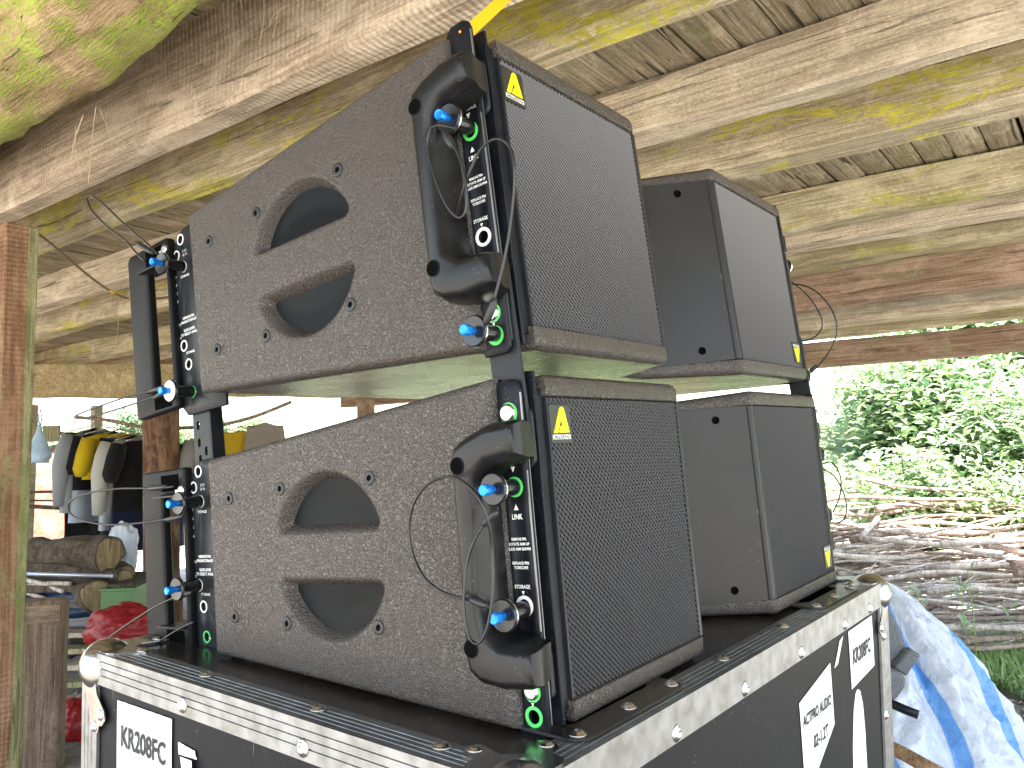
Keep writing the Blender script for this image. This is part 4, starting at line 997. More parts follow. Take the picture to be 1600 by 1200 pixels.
# rack
rk_p = PG(120, 1140, 0); fr0 = frame_at(PG(60, 1120, 0)); 
rack = empty('wooden_rack', frame_at(P(115,1010,4.2)*1 - Vector((0,0,P(115,1010,4.2).z))), 'dark old wooden rack carrying the firewood logs', 'rack')
def bx(lo, hi, name, m, parent, **k):
    mb = MB(); mb.box(lo, hi); return mb.build(name, m, parent, **k)
bx((-.62,-.25,.470),(.42,.25,.505), 'shelf_board', W_DARK, rack, bevel=.004)
bx((-.62,-.25,.17),(.40,.25,.195), 'shelf_board', W_DARK, rack, bevel=.004)
for x in (-.55,.36):
    for y_ in (-.22,.20): bx((x-.03,y_-.03,-.03),(x+.03,y_+.03,.47), 'leg', W_DARK, rack, bevel=.004)
bx((-.60,-.265,.395),(.42,-.245,.440), 'rail', wood('blue_grey_rail', (.10,.10,.11),(.19,.19,.2),0), rack, bevel=.003)
# brown board box leaning beside it
b0 = PG(48, 1215, 0); bb = frame_at(b0, .25)
bx_o = empty('wooden_box', bb, 'tall brown wooden box with rounded top behind the orange post', 'box')
bx((-.16,0,0),(.085,.10,.60), 'box_side', wood('brown_box_wood', (.12,.08,.055),(.22,.155,.11),2,bump=.4), bx_o, bevel=.02, seg=3)
bx((-.15,-.004,.52),(.078,.0,.585), 'box_lid', wood('brown_box_lid', (.13,.09,.06),(.25,.18,.125),0,bump=.4), bx_o, bevel=.004)
# dark cloth, blue sheet
def lump(name, c, sx, sy, sz, m, label, cat, seed=0, fold=.18, kink=7, flat=0.0, group=None, res=26, parts=None):
    mb = MB(); rr = []
    for j in range(res+1):
        th = math.pi*j/res
        row = []
        for i in range(res*2):
            ph = 2*math.pi*i/(res*2); v = Vector((math.cos(ph)*math.sin(th), math.sin(ph)*math.sin(th), math.cos(th)))
            n1 = noise.noise(v*1.6+Vector((seed,0,0))); n2 = 1-abs(noise.noise(v*kink*.5+Vector((0,seed,0))))*2; n3 = noise.noise(v*kink*1.7+Vector((seed,seed,0)))
            r = 1 + n1*.3 + n2*fold*.5 + n3*fold*.3
            z = v.z*r; z = max(z, -.75)
            row.append(Vector((v.x*r*sx, v.y*r*sy, (z+.75)*sz)))
        rr.append(row)
    mb.rings(rr, 0, True, True)
    return tag(mb.build(name, m, None, frame_at(c)), label, cat, group)
C_RED = mat('red_plastic_bag', (.26,.016,.018), .35, 0, .3, bump=(30,.5,.01,3)); 
lump('red_bag', P(185,1003,3.55), .135, .10, .085, C_RED, 'larger crumpled red bag just behind the case corner', 'bag', 3, .35)
lump('red_bag', PG(124,1156,0), .085, .08, .085, C_RED, 'small red bag on the ground below the rack', 'bag', 8, .3)
lump('plastic_bag', PG(88,1152,0), .085, .07, .05, mat('clear_crinkled_plastic', (.28,.29,.33), .2, 0, .6, bump=(60,.9,.01,3)), 'clear crinkled plastic bag on the dark ground', 'bag', 5, .5, 12)
lump('blue_sheet', P(110,962,4.1), .22, .14, .085, mat('dark_blue_sheet', (.014,.035,.085), .5, bump=(18,.5,.01,3)), 'dark blue sheet bunched on the rack under the logs', 'sheet', 6, .3)
lump('white_sheet', P(190,902,4.75), .085, .05, .17, mat('pale_blue_white_sheet', (.55,.60,.70), .6, bump=(18,.5,.01,3)), 'pale white sheet hanging behind the logs', 'sheet', 14, .35, 6)
lump('grey_sheet', PG(300,1010,0)+FW*1.0, .30, .3, .43, mat('light_grey_sheet', (.33,.33,.33), .6, bump=(12,.5,.01,3)), 'light grey sheet over a heap behind the rear handles', 'sheet', 15, .25, 5)
# green crate
cr = empty('green_crate', frame_at(P(194,966,4.0), .12), 'green plastic crate beside the log ends', 'crate'); GC = mat('green_plastic', (.045,.13,.03), .45)
bx((-.075,-.10,0),(.075,.10,.012), 'crate_floor', GC, cr)
for a in (((-.075,-.10,.012),(.075,-.094,.155)),((-.075,.094,.012),(.075,.10,.155)),((-.075,-.094,.012),(-.069,.094,.155)),((.069,-.094,.012),(.075,.094,.155))): bx(a[0], a[1], 'crate_wall', GC, cr)
bx((-.081,-.106,.143),(.081,-.1001,.158), 'crate_rim', GC, cr, bevel=.002)
# boxes on the lower shelf, planks on the ground
for i, (px, py, w_, h_, c, lb) in enumerate(((100,1012,.17,.12,(.012,.012,.014),'black box on the lower shelf with a pale tag'),(60,1020,.12,.10,(.02,.02,.022),'dark carton left on the lower shelf'),(112,1108,.22,.09,(.018,.016,.015),'low dark box on the ground under the shelf'))):
    r_ = empty('storage_box', frame_at(P(px,py+12,4.12), .1*i), lb, 'box'); m_ = mat('box_%d' % i if False else 'dark_box_shell', c, .4)
    bx((-w_/2,-.09,0),(w_/2,.09,h_), 'box_body', m_, r_, bevel=.006); bx((-w_/2-.003,-.093,h_*.8),(w_/2+.003,.093,h_+.004), 'box_lid', m_, r_, bevel=.003)
    if i == 0: bx((-.02,-.0945,.055),(.03,-.0932,.085), 'tag', PAPER, r_)
for i in range(5):
    p = PG(100, 1085+i*6, 0) + Vector((0,0,.03+.075*(4-i)*.8)); r_ = frame_at(p, -.12+.09*i)
    mb = MB(); mb.rings([[Vector((x, yy+noise.noise(Vector((x*4,i,0)))*.01, zz+noise.noise(Vector((x*3,i,3)))*.006)) for yy, zz in ((-.05,0),(.05,0),(.05,.022),(-.05,.022))] for x in (-.2,-.1,0,.1,.2)], 0, False, True)
    tag(mb.build('scrap_plank', W_POSTG if i % 2 else W_GREY, None, r_), 'split offcut plank, number %s from the top of the ground stack' % ('five','four','three','two','one')[i], 'plank', 'offcut planks stacked under the rack')
# horizontal fence poles beyond
for i, (y0, y1, x1, r) in enumerate(((772,768,102,.012),(783,783,140,.008),(789,795,112,.018))):
    p0 = P(-60,y0,6.9); mb = MB(); mb.tube([v-p0 for v in spline([p0, P(40,(y0+y1)/2-1,6.9), P(x1,y1,6.9)],4)], r, 7)
    tag(mb.build('fence_pole', W_DARK, None, Matrix.Translation(p0)), ('top','thin middle','thick bottom')[i] + ' pole of the rail in front of the red bank', 'pole', 'rail poles before the clay bank')
# clothes line
CP = [P(120,652,6.1), P(170,657,6.1), P(230,668,6.0), P(300,668,6.05), P(345,664,6.0), P(400,650,6.0), P(455,628,6.0)]
mb = MB(); mb.tube([v-CP[0] for v in spline(CP,5)], .013, 8); tag(mb.build('drying_pole', W_STICK2, None, Matrix.Translation(CP[0])), 'thin crooked pole the clothes hang from', 'pole')
def garment(px, width, length, cols, label, yaw, kind='shirt', cat='shirt', ytop=None):
    """cloth shell on a hanger; width in metres as worn, yaw turns it edge-on"""
    path = spline(CP, 12); best = min(path, key=lambda p: abs((CR.transposed() @ (p-EYE)).x / -(CR.transposed() @ (p-EYE)).z*F_PX + 800 - px))
    root = empty('hung_'+kind, frame_at(best, yaw), label, cat, 'clothes hanging on the drying pole')
    mats = [cloth('cloth_'+kind, c) for c in cols]
    W_, L_ = width/2, length; nx_, nz_ = 18, 26; mb = MB(); sd = px*.37
    def fold(x, z, s_): return s_*(.022 + .018*math.sin(x*26+sd+z*2) * min(1, -z*3) + .02*noise.noise(Vector((x*7+sd, z*4, s_))) )
    rr = []
    for j in range(nz_+1):
        t = j/nz_; z = -.07 - L_*t; hw = W_*(.30+.70*min(1,(t/.12))**.6)*(1+.10*t) if kind in ('shirt','jacket') else W_*(.55+.45*t) if kind == 'skirt' else W_*(.9-.1*t)
        row = []
        for i in range(nx_+1): x = -hw + 2*hw*i/nx_; row.append(Vector((x, -fold(x,z,1), z + (-abs(x)*.35 if t < .03 else 0))))
        for i in range(nx_, -1, -1): x = -hw + 2*hw*i/nx_; row.append(Vector((x, fold(x,z,1)*.8+.004, z + (-abs(x)*.35 if t < .03 else 0))))
        rr.append(row)
    mb.rings(rr, 0, True, False)
    if len(mats) > 1:
        half = len(mb.f)
        for k, f in enumerate(mb.f):
            zz = mb.v[f[0]][2]
            if zz < -.07 - L_*.62: mb.m[k] = 1
    mb.build('cloth_body', mats, root)
    if kind in ('shirt','jacket'):
        for s_ in (-1, 1):
            m2 = MB(); a = Vector((s_*W_*.92,0,-.12)); b_ = Vector((s_*(W_*1.12),.01,-.12-.22)); c_ = Vector((s_*W_*1.1,.02,-.12-(.5 if kind=='jacket' else .26)))
            m2.tube([a,(a+b_)/2,b_,c_], [.055,.068,.06,.045], 12); m2.build('sleeve', mats[0], root)
    m3 = MB(); m3.tube([Vector((-W_*.75,0,-.10)),Vector((0,0,-.045)),Vector((W_*.75,0,-.10))], .004, 6); m3.tube([Vector((0,0,-.045)),Vector((0,0,.0)),Vector((.012,0,.022)),Vector((.02,0,.0))], .0025, 6); m3.build('hanger', SILVER, root)
    return root
K_=(.008,.008,.010)
garment(148, .50, .92, [K_], 'long black garment hanging leftmost on the pole', 1.15, 'trousers', 'trousers')
garment(160, .52, .60, [(.22,.24,.26)], 'grey long-sleeved shirt beside the leftmost black garment', 1.0, 'jacket', 'shirt')
garment(176, .50, .66, [K_, (.30,.34,.42)], 'black shirt with a pale blue-grey lower half', .85, 'shirt')
garment(190, .46, .34, [(.50,.36,.01)], 'short bright yellow shirt hanging in front of the black ones', .8, 'shirt')
garment(203, .48, .80, [(.02,.019,.018)], 'long blackish lace dress next to the yellow shirt', 1.0, 'dress', 'dress')
garment(218, .50, .66, [(.38,.38,.35), (.34,.36,.42)], 'pale grey jacket left of the trunk post', .95, 'jacket', 'jacket')
garment(234, .5, .80, [K_, (.012,.016,.05)], 'black shirt with a navy hem touching the trunk post', .9, 'shirt')
garment(340, .46, .70, [(.20,.20,.20)], 'mid grey shirt just right of the perforated bar', 1.0, 'shirt')
garment(360, .48, .72, [(.36,.38,.30), (.36,.38,.30)], 'pale greenish shirt right of the perforated bar', .7, 'shirt')
garment(376, .44, .50, [(.50,.32,.02), (.02,.02,.11)], 'yellow and navy shirt between pale green shirt and taupe skirt', .9, 'shirt')
garment(414, .44, .66, [(.22,.195,.17)], 'taupe gathered skirt, rightmost on the pole', .25, 'skirt', 'skirt')
# hanging plastic carrier bag by the post
hb = empty('carrier_bag', frame_at(P(62,664,5.2)), 'pale blue plastic bag hanging beside the orange post', 'bag'); mb = MB(); rr = []
PB = mat('pale_blue_plastic_film', (.30,.42,.55), .3, 0, .5, bump=(40,.7,.01,3))
for j in range(15):
    t = j/14; w_ = .012+.07*min(1,t*1.3)**1.4*(1 if t < .9 else .8); z = -.24*t
    rr.append([Vector((math.cos(a)*w_*(1+.25*noise.noise(Vector((math.cos(a)*3,math.sin(a)*3,t*4)))), math.sin(a)*w_*.6, z)) for a in [2*math.pi*k/20 for k in range(20)]])
mb.rings(rr, 0, True, True); mb.build('bag_body', PB, hb)
mb = MB(); mb.tube([Vector((0,0,-.01)),Vector((-.01,0,.05)),Vector((0,0,.10)),Vector((.012,0,.05)),Vector((.004,0,-.01))], .005, 6); mb.build('bag_handle', PB, hb)
sb_ = empty('nailed_board', frame_at(P(80,690,7.0)), 'weathered square board fixed beside the far thin post', 'board'); bx((-.07,-.01,0),(.07,.012,.135), 'board_face', W_POSTG, sb_, bevel=.003); bx((-.09,.012,.05),(.09,.03,.085), 'board_batten', W_GREY, sb_, bevel=.003)
# vine / old wire from the beam to the post top
vp = [P(28,352,2.75),P(60,366,2.7),P(100,398,2.7),P(140,432,2.72),P(175,456,2.75),P(205,467,2.8),P(250,466,2.85),P(300,458,2.9),P(420,440,3.0)]
mb = MB(); mb.tube([v-vp[0] for v in spline(vp,6)], .0042, 8); vn = mb.build('vine', mat('dry_vine', (.13,.085,.05), .8, bump=(200,.6,.002,3)), None, Matrix.Translation(vp[0])); tag(vn, 'dry brown vine sagging from the orange post under the joists', 'vine')
for p in (vp[1], vp[4], vp[5]):
    mb = MB(); q = p-vp[0]; mb.tube([q-Vector((.008,0,-.004)), q+Vector((.008,0,-.004))], .006, 8); mb.build('knot', mat('yellow_tie', (.5,.3,.03), .6), vn)
# hanging dry stems and roots under the log and beams
HL = ['longest root below the mossy log', 'thick short root left of the longest one', 'root slanting right below the mossy log', 'faint root at the far left of the log tuft', 'leftmost long stem above the upper loudspeaker tuft', 'straight stem in the tuft over the upper loudspeaker', 'stem slanting left in the tuft over the loudspeaker', 'short stem right side of the tuft over the loudspeaker', 'short root on the sagging vine', 'curled root under the vine knot', 'second root under the vine knot, slanting left', 'long pale root hanging below the middle of the vine', 'spider-thin stem at the left edge under the log', 'single straw hanging near the top edge', 'left straw of the twig tuft on the right joist', 'middle straw of the twig tuft on the right joist', 'right straw of the twig tuft on the right joist']
hangs = [((150,165),(138,290),1.55,.0011),((130,180),(112,245),1.5,.0016),((155,170),(176,225),1.55,.0010),((118,195),(128,280),1.5,.0009),((412,0),(404,70),1.45,.0010),((432,4),(425,60),1.45,.0012),((440,12),(406,52),1.45,.0009),((448,8),(420,40),1.45,.0012),
         ((182,398),(180,445),2.6,.0012),((172,460),(168,500),2.75,.0014),((166,468),(150,488),2.75,.0014),((187,470),(178,560),2.8,.0013),((8,262),(34,300),1.6,.0008),((380,20),(376,0),1.4,.001),((1258,35),(1248,55),2.2,.0016),((1275,28),(1262,50),2.2,.0012),((1268,30),(1284,22),2.2,.0014)]
for i, (a, b_, t, r) in enumerate(hangs):
    p0 = P(*a, t); p1 = P(*b_, t+.01); r *= .6; m_ = (p0+p1)/2 + Vector((random.uniform(-.006,.006),0,random.uniform(-.004,.004)))
    mb = MB(); mb.tube([v-p0 for v in spline([p0, m_, p1], 5)], [r]*10+[r*.5], 6) if True else None
    tag(mb.build('dry_stem', mat('dry_root', (.50,.38,.24), .8), None, Matrix.Translation(p0)), HL[i], 'root', 'dry roots and stems dangling from the timbers')
# ------------------------------------------------------------------ things on the right
# tarpaulin mound
ta = P(1372, 905, 2.55); tz = ta.z; tb = Vector((ta.x, ta.y, 0))
mb = MB(); rr = []; nn = 260
for j in range(81):
    t = j/80; row = []
    for k in range(nn):
        a = 2*math.pi*k/nn; r0 = .50*(t**.80); fd = (.012+.055*t)*(math.sin(a*9+1.5*math.sin(a*2)+t*1.2)*.6 + math.sin(a*17+t*2)*.25 + noise.noise(Vector((math.cos(a)*3,math.sin(a)*3,t*2.5)))*1.3)
        r = r0 + fd*min(1,t*4)
        cre = abs(noise.noise(Vector((math.cos(a)*4.5,math.sin(a)*4.5,t*7+3))))*.05 + abs(noise.noise(Vector((math.cos(a)*9,math.sin(a)*9,t*12))))*.024; r -= cre*min(1,t*5)
        row.append(Vector((math.cos(a)*r, math.sin(a)*r, max(-.01, tz*(1-t**1.12) + noise.noise(Vector((math.cos(a)*4,math.sin(a)*4,t*6)))*.02*(1-t)))))
    rr.append(row)
mb.rings(rr, 0, True, True)
def tarp_mat():
    m = mat('striped_tarpaulin', (.62,.63,.66), .33, 0, .45, bump=(13,.9,.03,6)); nt = m.node_tree; N = nt.nodes; L = nt.links; b = N['Principled BSDF']
    tc = N.new('ShaderNodeTexCoord'); mp = N.new('ShaderNodeMapping'); mp.inputs['Rotation'].default_value = (0,.35,.9); L.new(tc.outputs['Object'], mp.inputs[0])
    wv = N.new('ShaderNodeTexWave'); wv.inputs['Scale'].default_value = 1.5; wv.inputs['Distortion'].default_value = 1.6; wv.inputs['Detail'].default_value = 1; wv.inputs['Detail Scale'].default_value = 1.5
    L.new(mp.outputs[0], wv.inputs['Vector']); cr_ = N.new('ShaderNodeValToRGB'); e = cr_.color_ramp.elements; e[0].position = .90; e[0].color = (.44,.48,.56,1); e[1].position = .93; e[1].color = (.09,.25,.55,1)
    L.new(wv.outputs['Fac'], cr_.inputs[0]); L.new(cr_.outputs[0], b.inputs['Base Color']); return m
tag(mb.build('tarpaulin', tarp_mat(), None, Matrix.Translation(tb)), 'white and blue striped tarpaulin heaped beside the flight case', 'tarpaulin')
def poly_px(pts, t, th, name, m, parent, bevel=.008):
    """a padded piece with real thickness whose face outline is given by sight lines at distance t"""
    c = P(sum(p[0] for p in pts)/len(pts), sum(p[1] for p in pts)/len(pts), t); mi = parent.matrix_world.inverted(); V = [P(x, y, t) for x, y in pts]
    n = len(V); f = -CR.col[2]; mb = MB(); mb.rings([[mi @ v for v in V], [mi @ (v + Vector(f)*th) for v in V]], 0, False, True)
    return fix_normals(mb.build(name, m, parent, bevel=bevel, seg=3))
FELT = mat('grey_felt', (.105,.115,.125), .95, 0, .1, bump=(500,.7,.003,4), noise_col=(220,(.16,.17,.18),.35,.7))
fb = empty('felt_bag', P(1400,1000,2.1), 'grey felt bag with a wide strap slumped between case and tarpaulin', 'bag')
poly_px([(1360,930),(1391,948),(1404,975),(1421,1016),(1413,1045),(1392,1075),(1360,1085)], 2.05, .06, 'bag_body', FELT, fb, .012)
poly_px([(1424,1014),(1440,1024),(1417,1058),(1398,1044)], 2.02, .028, 'strap', FELT, fb, .006)
poly_px([(1370,1040),(1416,1056),(1417,1073),(1401,1096),(1370,1092)], 1.98, .05, 'pocket', FELT, fb, .010)
def rod(name, a, b_, r, m, lab, cat, n=10, extra=None):
    p0 = P(*a); p1 = P(*b_); mb = MB(); d = p1-p0; mb.tube([Vector(), d*.33+Vector((0,0,.002)), d*.66, d], r, n); return tag(mb.build(name, m, None, Matrix.Translation(p0)), lab, cat)
rod('black_bar', (1370,1092,2.0), (1435,1117,1.95), .011, METAL, 'short flat black bar sticking out under the felt bag', 'bar', 4)
rod('tool_handle', (1385,1165,1.75), (1475,1212,1.6), .014, wood('smooth_tool_wood', (.30,.18,.10),(.48,.32,.19),0,bump=.2), 'smooth brown wooden tool handle at the case foot', 'tool handle', 12)
# cut branches
def branch_mesh(L_, r, seed, nm):
    rnd = random.Random(seed); mb = MB(); pts = []; n = 12
    for i in range(n+1):
        t = i/n; pts.append(Vector(((t-.5)*L_, noise.noise(Vector((t*2.2,seed,0)))*L_*.07, noise.noise(Vector((t*2.6,0,seed)))*L_*.05)))
    mb.tube(pts, [r*(1.15-.6*i/n)*(1+.12*math.sin(i*2.7+seed)) for i in range(n+1)], 8)
    for q in range(rnd.randint(1,3)):
        i = rnd.randint(3, n-2); s_ = rnd.choice((-1,1)); mb.tube([pts[i], pts[i]+Vector((.05,s_*.03,.02)), pts[i]+Vector((.14,s_*.07,.05))], [r*.5,r*.4,r*.15], 6)
    o = mb.build(nm, W_STICK if seed % 3 else W_STICK2); return keep(o)
BRR = [(.006,.009,.012,.016,.021)[(i*3) % 5] for i in range(14)]
BR = [branch_mesh(random.uniform(1.3,2.6), BRR[i], i+2, 'branch') for i in range(14)]
rnd = random.Random(11)
USED = set()
def put_branch(c, yaw, pitch, k, sc=1.0):
    q = CR.transposed() @ (Vector(c)-EYE); X_p = 800+F_PX*q.x/-q.z; Y_p = 600-F_PX*q.y/-q.z
    M = Matrix.Translation(c) @ Matrix.Rotation(yaw, 4, 'Z') @ Matrix.Rotation(pitch, 4, 'Y') @ Matrix.Rotation(rnd.uniform(0,6.28), 4, 'X') @ Matrix.Scale(sc, 4)
    
    me_ = BR[k % len(BR)]; th = ('thin','slender','medium-thick','stout','very thick')[(.006,.009,.012,.016,.021).index(BRR[k % len(BR)])]; colr = 'pale grey' if me_.materials[0] == W_STICK else 'red-brown'
    ln = 'long' if max(v.co.x for v in me_.vertices)*sc > .95 else 'short'
    row_ = ('top','upper','middle','lower','bottom')[max(0,min(4,int((Y_p-800)/46)))]; colm = ('far left end','left end','left part','middle','right part','right end','beyond the edge')[max(0,min(6,int((X_p-1270)/55)))]
    lie = 'crossing' if abs(((yaw-base_yaw+1.57)%3.14)-1.57) > .30 else 'tilted' if abs(pitch) > .05 else 'level'
    lb_ = '%s %s %s %s branch, %s row of the heap, %s' % (lie, ln, th, colr, row_, colm)
    if lb_ in USED: return None
    USED.add(lb_); o = place(me_, 'branch', None, M)
    tag(o, lb_, 'branch', 'cut branches heaped beyond the tarpaulin'); return o
base_yaw = math.atan2(RT.y, RT.x)
for i in range(900):
    if len(USED) > 262: break
    u = rnd.uniform(-1.1, 3.6); v = rnd.random()**.8
    c = PG(1330, 1022, 0); c = c + RT*u + FW*(v*1.9+rnd.uniform(-.08,.08)); c.z = .03 + v*.80*rnd.uniform(.25,1.0)*(1 if u > -.4 else .5)
    put_branch(c, base_yaw + rnd.gauss(0,.24) + (rnd.uniform(-1.1,1.1) if rnd.random() < .18 else 0), rnd.gauss(0,.09), i, rnd.uniform(.75,1.1))
for i in range(24):                                       # tidy bundle at the front
    c = PG(1520, 1032, 0) + RT*rnd.uniform(-.25,.9) + FW*rnd.uniform(-.12,.25); c.z = .03+rnd.random()*.18
    put_branch(c, base_yaw + .05 + rnd.gauss(0,.05), rnd.gauss(-.03,.02), i, .9)
for (a, b_, t) in (((1330,855),(1402,905),5.2),((1425,920),(1490,965),4.7),((1310,800),(1390,850),5.8)):
    p0, p1 = P(*a,t), P(*b_,t-.1); c = (p0+p1)/2; d = p1-p0
    put_branch(c, math.atan2(d.y,d.x), -math.asin(d.z/d.length), rnd.randint(0,13), d.length/1.8)
# leaves
def leaf_mat(name, c, c2, tr=.35):
    m = bpy.data.materials.new(name); m.use_nodes = True; nt = m.node_tree; N = nt.nodes; L = nt.links; b = N['Principled BSDF']
    b.inputs['Roughness'].default_value = .45; geo = N.new('ShaderNodeNewGeometry'); cr_ = N.new('ShaderNodeValToRGB'); e = cr_.color_ramp.elements
    e[0].color = (*c,1); e[1].color = (*c2,1); L.new(geo.outputs['Random Per Island'], cr_.inputs[0]); L.new(cr_.outputs[0], b.inputs['Base Color'])
    t = N.new('ShaderNodeBsdfTranslucent'); L.new(cr_.outputs[0], t.inputs[0]); mx = N.new('ShaderNodeMixShader'); mx.inputs[0].default_value = tr
    L.new(b.outputs[0], mx.inputs[1]); L.new(t.outputs[0], mx.inputs[2]); L.new(mx.outputs[0], N['Material Output'].inputs[0]); return m
LEAF = leaf_mat('broad_green_leaf', (.15,.28,.13), (.50,.58,.42)); LEAF2 = leaf_mat('yellow_green_leaf', (.20,.32,.11), (.52,.60,.36))
GRASS = leaf_mat('grass_blade', (.15,.28,.08), (.38,.50,.18)); STEM = mat('green_brown_stem', (.10,.09,.04), .8)
def leaf(mb, p, d, up, L_, w_, mi=0):
    d = d.normalized(); s_ = d.cross(up); s_ = s_.normalized() if s_.length > 1e-4 else Vector((1,0,0)); n = s_.cross(d)
    a = p; b_ = p + d*L_*.45 - n*0; c = p + d*L_ - n*L_*.18
    mb.add([a, b_ + s_*w_ + n*w_*.3, c, b_ - s_*w_ + n*w_*.3, b_], [(0,1,4),(1,2,4),(0,4,3),(4,2,3)], mi, False)
def shrub_mesh(seed, n, sx, sy, sz, ll, lw, mats):
    rd = random.Random(seed); mb = MB(); st = MB()
    stems = []
    for i in range(14):
        a = rd.uniform(0,6.28); tip = Vector((math.cos(a)*sx*rd.uniform(.3,.9), math.sin(a)*sy*rd.uniform(.3,.9), sz*rd.uniform(.6,1.0)))
        m_ = tip*.5 + Vector((0,0,sz*.15)); stems.append((Vector((rd.uniform(-.06,.06),rd.uniform(-.06,.06),-.05)), m_, tip)); st.tube(spline(stems[-1],4), [.012]*4+[.006]*5, 5)
    for i in range(n):
        a, m_, t_ = rd.choice(stems); t = rd.uniform(.25,1); p = a.lerp(m_, min(1,t*2)) if t < .5 else m_.lerp(t_, t*2-1)
        off = Vector((rd.gauss(0,1),rd.gauss(0,1),rd.gauss(0,.8)))*.17*sz; p = p + off
        d = Vector((rd.gauss(0,1),rd.gauss(0,1),rd.uniform(-.5,.7))); s_ = rd.uniform(.6,1.3)
        leaf(mb, p, d, Vector((rd.gauss(0,.3),rd.gauss(0,.3),1)), ll*s_, lw*s_, rd.randint(0,1))
    return keep(mb.build('foliage', mats)), keep(st.build('stems', STEM))
SH = [shrub_mesh(20+i, nn_, *dims) for i, (nn_, dims) in enumerate(((2600,(.6,.6,1.0,.11,.028,[LEAF,LEAF2])),(2200,(.7,.6,.8,.08,.03,[LEAF,LEAF])),(1800,(.5,.5,1.3,.20,.022,[LEAF2,LEAF])),(2400,(.8,.7,.7,.06,.025,[LEAF2,LEAF2]))))]
k = 0
shl = ['broad-leaved shrub','rounded dark shrub','tall long-leaved shrub','low pale shrub']
used_l = set(); i = -1
while len(used_l) < 72 and i < 900:
    i += 1
    y_ = rnd.uniform(-6.0, 2.1); row = i % 4; x = 7.3 + row*.75 + rnd.uniform(-.3,.3); kk = rnd.randint(0,3)
    z = terrain_h(x, y_) - .05
    lb_ = '%s in the %s row up the sunlit slope, %s' % (shl[kk], ('lowest','second','third','highest')[row], ('rightmost','well right','right of centre','centre','left of centre','left','leftmost')[int(max(0,min(6,(y_+6)/1.16)))])
    if lb_ in used_l: continue
    used_l.add(lb_)
    r_ = empty('shrub', Matrix.Translation((x,y_,z)) @ Matrix.Rotation(rnd.uniform(0,6.28),4,'Z') @ Matrix.Scale(rnd.uniform(.55,.9)*(1+.32*row),4), lb_, 'shrub', 'shrubs on the sunlit slope')
    place(SH[kk][0], 'foliage', r_); place(SH[kk][1], 'stems', r_)
for i in range(14):
    x = -.5 + i*.62 + rnd.uniform(-.2,.2); y_ = 10.6 + rnd.uniform(-.2,.6); z = terrain_h(x,y_)-.05; kk = (1,3)[i%2]
    r_ = empty('shrub', Matrix.Translation((x,y_,z)) @ Matrix.Rotation(rnd.uniform(0,6.28),4,'Z') @ Matrix.Scale(rnd.uniform(.35,.7),4), 'small pale shrub topping the clay bank, %s from the left' % ('first','second','third','fourth','fifth','sixth','seventh','eighth','ninth','tenth','eleventh','twelfth','thirteenth','fourteenth')[i], 'shrub', 'small shrubs along the bank top')
    place(SH[kk][0], 'foliage', r_); place(SH[kk][1], 'stems', r_)
# grass and low weeds in front of the branches: nobody could count them
mb = MB(); rd = random.Random(5)
def gpos():
    px = rd.uniform(1395,1760); py = rd.triangular(985,1150,1040); return PG(px, py, 0)
for i in range(9000):
    p = gpos(); p.x += rd.gauss(0,.05); p.y += rd.gauss(0,.05)
    if noise.noise(Vector((p.x*1.6,p.y*1.6,3))) < -.18 + (0.35 if p.x < 3.9 else 0): continue
    if rd.random() < .55: leaf(mb, p, Vector((rd.gauss(0,.5),rd.gauss(0,.5),1)), Vector((rd.gauss(0,1),rd.gauss(0,1),.1)), rd.uniform(.05,.16), .0035, 0)
    else: leaf(mb, p+Vector((0,0,rd.uniform(.01,.06))), Vector((rd.gauss(0,1),rd.gauss(0,1),rd.uniform(0,.5))), UP, rd.uniform(.025,.05), .013, 1)
tag(mb.build('grass', [GRASS, LEAF2]), 'short grass and ground weeds before the branch heap', kind='stuff')
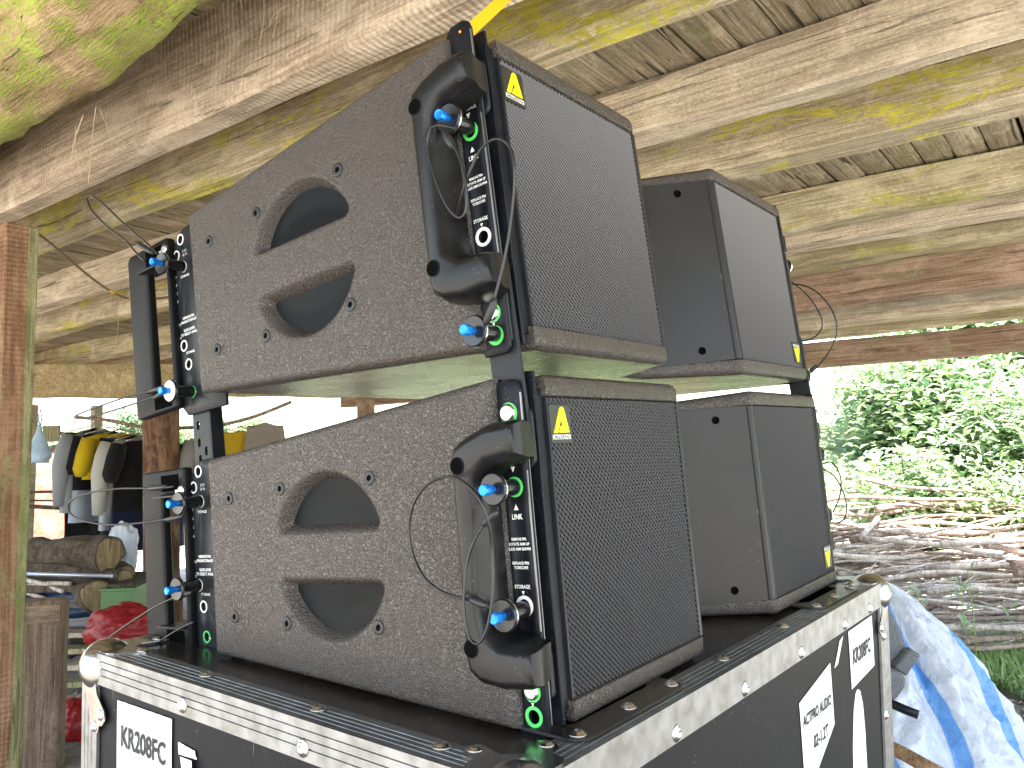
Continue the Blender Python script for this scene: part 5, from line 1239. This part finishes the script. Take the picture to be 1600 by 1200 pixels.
def weed(c, h, n, L_, w_, label, seed, m_=LEAF2):
    rd = random.Random(seed); r_ = empty('weed', c, label, 'weed'); st = MB(); st.tube([Vector(),Vector((.01,0,h*.5)),Vector((0,.01,h))], [.004,.003,.002], 6); st.build('stem', GRASS, r_)
    for i in range(n):
        z = h*rd.uniform(.35,1.0); a = i*2.4; mb = MB(); leaf(mb, Vector((0,0,z)), Vector((math.cos(a),math.sin(a),.45)), UP, L_*rd.uniform(.7,1.2), w_); mb.build('leaf', m_, r_)
weed(PG(1512,1042,0), .42, 12, .10, .024, 'tallest broad-leaved weed standing before the branches', 1)
weed(PG(1528,1060,0), .50, 7, .16, .006, 'thin tall grass stalk right of the broad-leaved weed', 2, GRASS)
weed(PG(1582,1018,0), .22, 9, .16, .010, 'spiky tuft at the right edge by the branch bundle', 3, GRASS)
weed(PG(1440,1000,0), .28, 10, .12, .018, 'leafy weed just behind the tarpaulin peak', 4)
# small litter on the soil
mb = MB()
for i in range(2600):
    if i % 2: p = PG(rd.uniform(1450,1700), rd.uniform(1090,1260), 0)
    else: p = PG(rd.uniform(20,330), rd.uniform(1080,1260), 0)
    s_ = rd.uniform(.004,.018); a = rd.uniform(0,6.28); d = Vector((math.cos(a),math.sin(a),0)); q = Vector((-d.y,d.x,0))
    mb.add([p-d*s_, p+q*s_*.6+Vector((0,0,s_*.5)), p+d*s_*rd.uniform(1,2.2), p-q*s_*.6, p+Vector((0,0,s_*.7))], [(0,1,4),(1,2,4),(2,3,4),(3,0,4)], rd.randint(0,1))
tag(mb.build('ground_litter', [mat('pale_litter', (.34,.30,.25), .9), mat('dark_litter', (.10,.075,.05), .9)]), 'chips, pebbles and leaf litter on the bare soil', kind='stuff')
for (px, py, w_) in ((1559,1115,.06),(1578,1138,.045)):
    c = PG(px, py, .006); mb = MB(); rr=[]
    mb.add([Vector((-w_,-.02,0)),Vector((w_*.8,-.03,.012)),Vector((w_,.03,.004)),Vector((-w_*.7,.035,.016)),Vector((0,0,.02))], [(0,1,4),(1,2,4),(2,3,4),(3,0,4)])
    tag(mb.build('paper_scrap', PAPER, None, frame_at(c, .4)), ('larger' if w_ > .05 else 'smaller') + ' pale scrap of litter on the bare soil at lower right', 'litter')
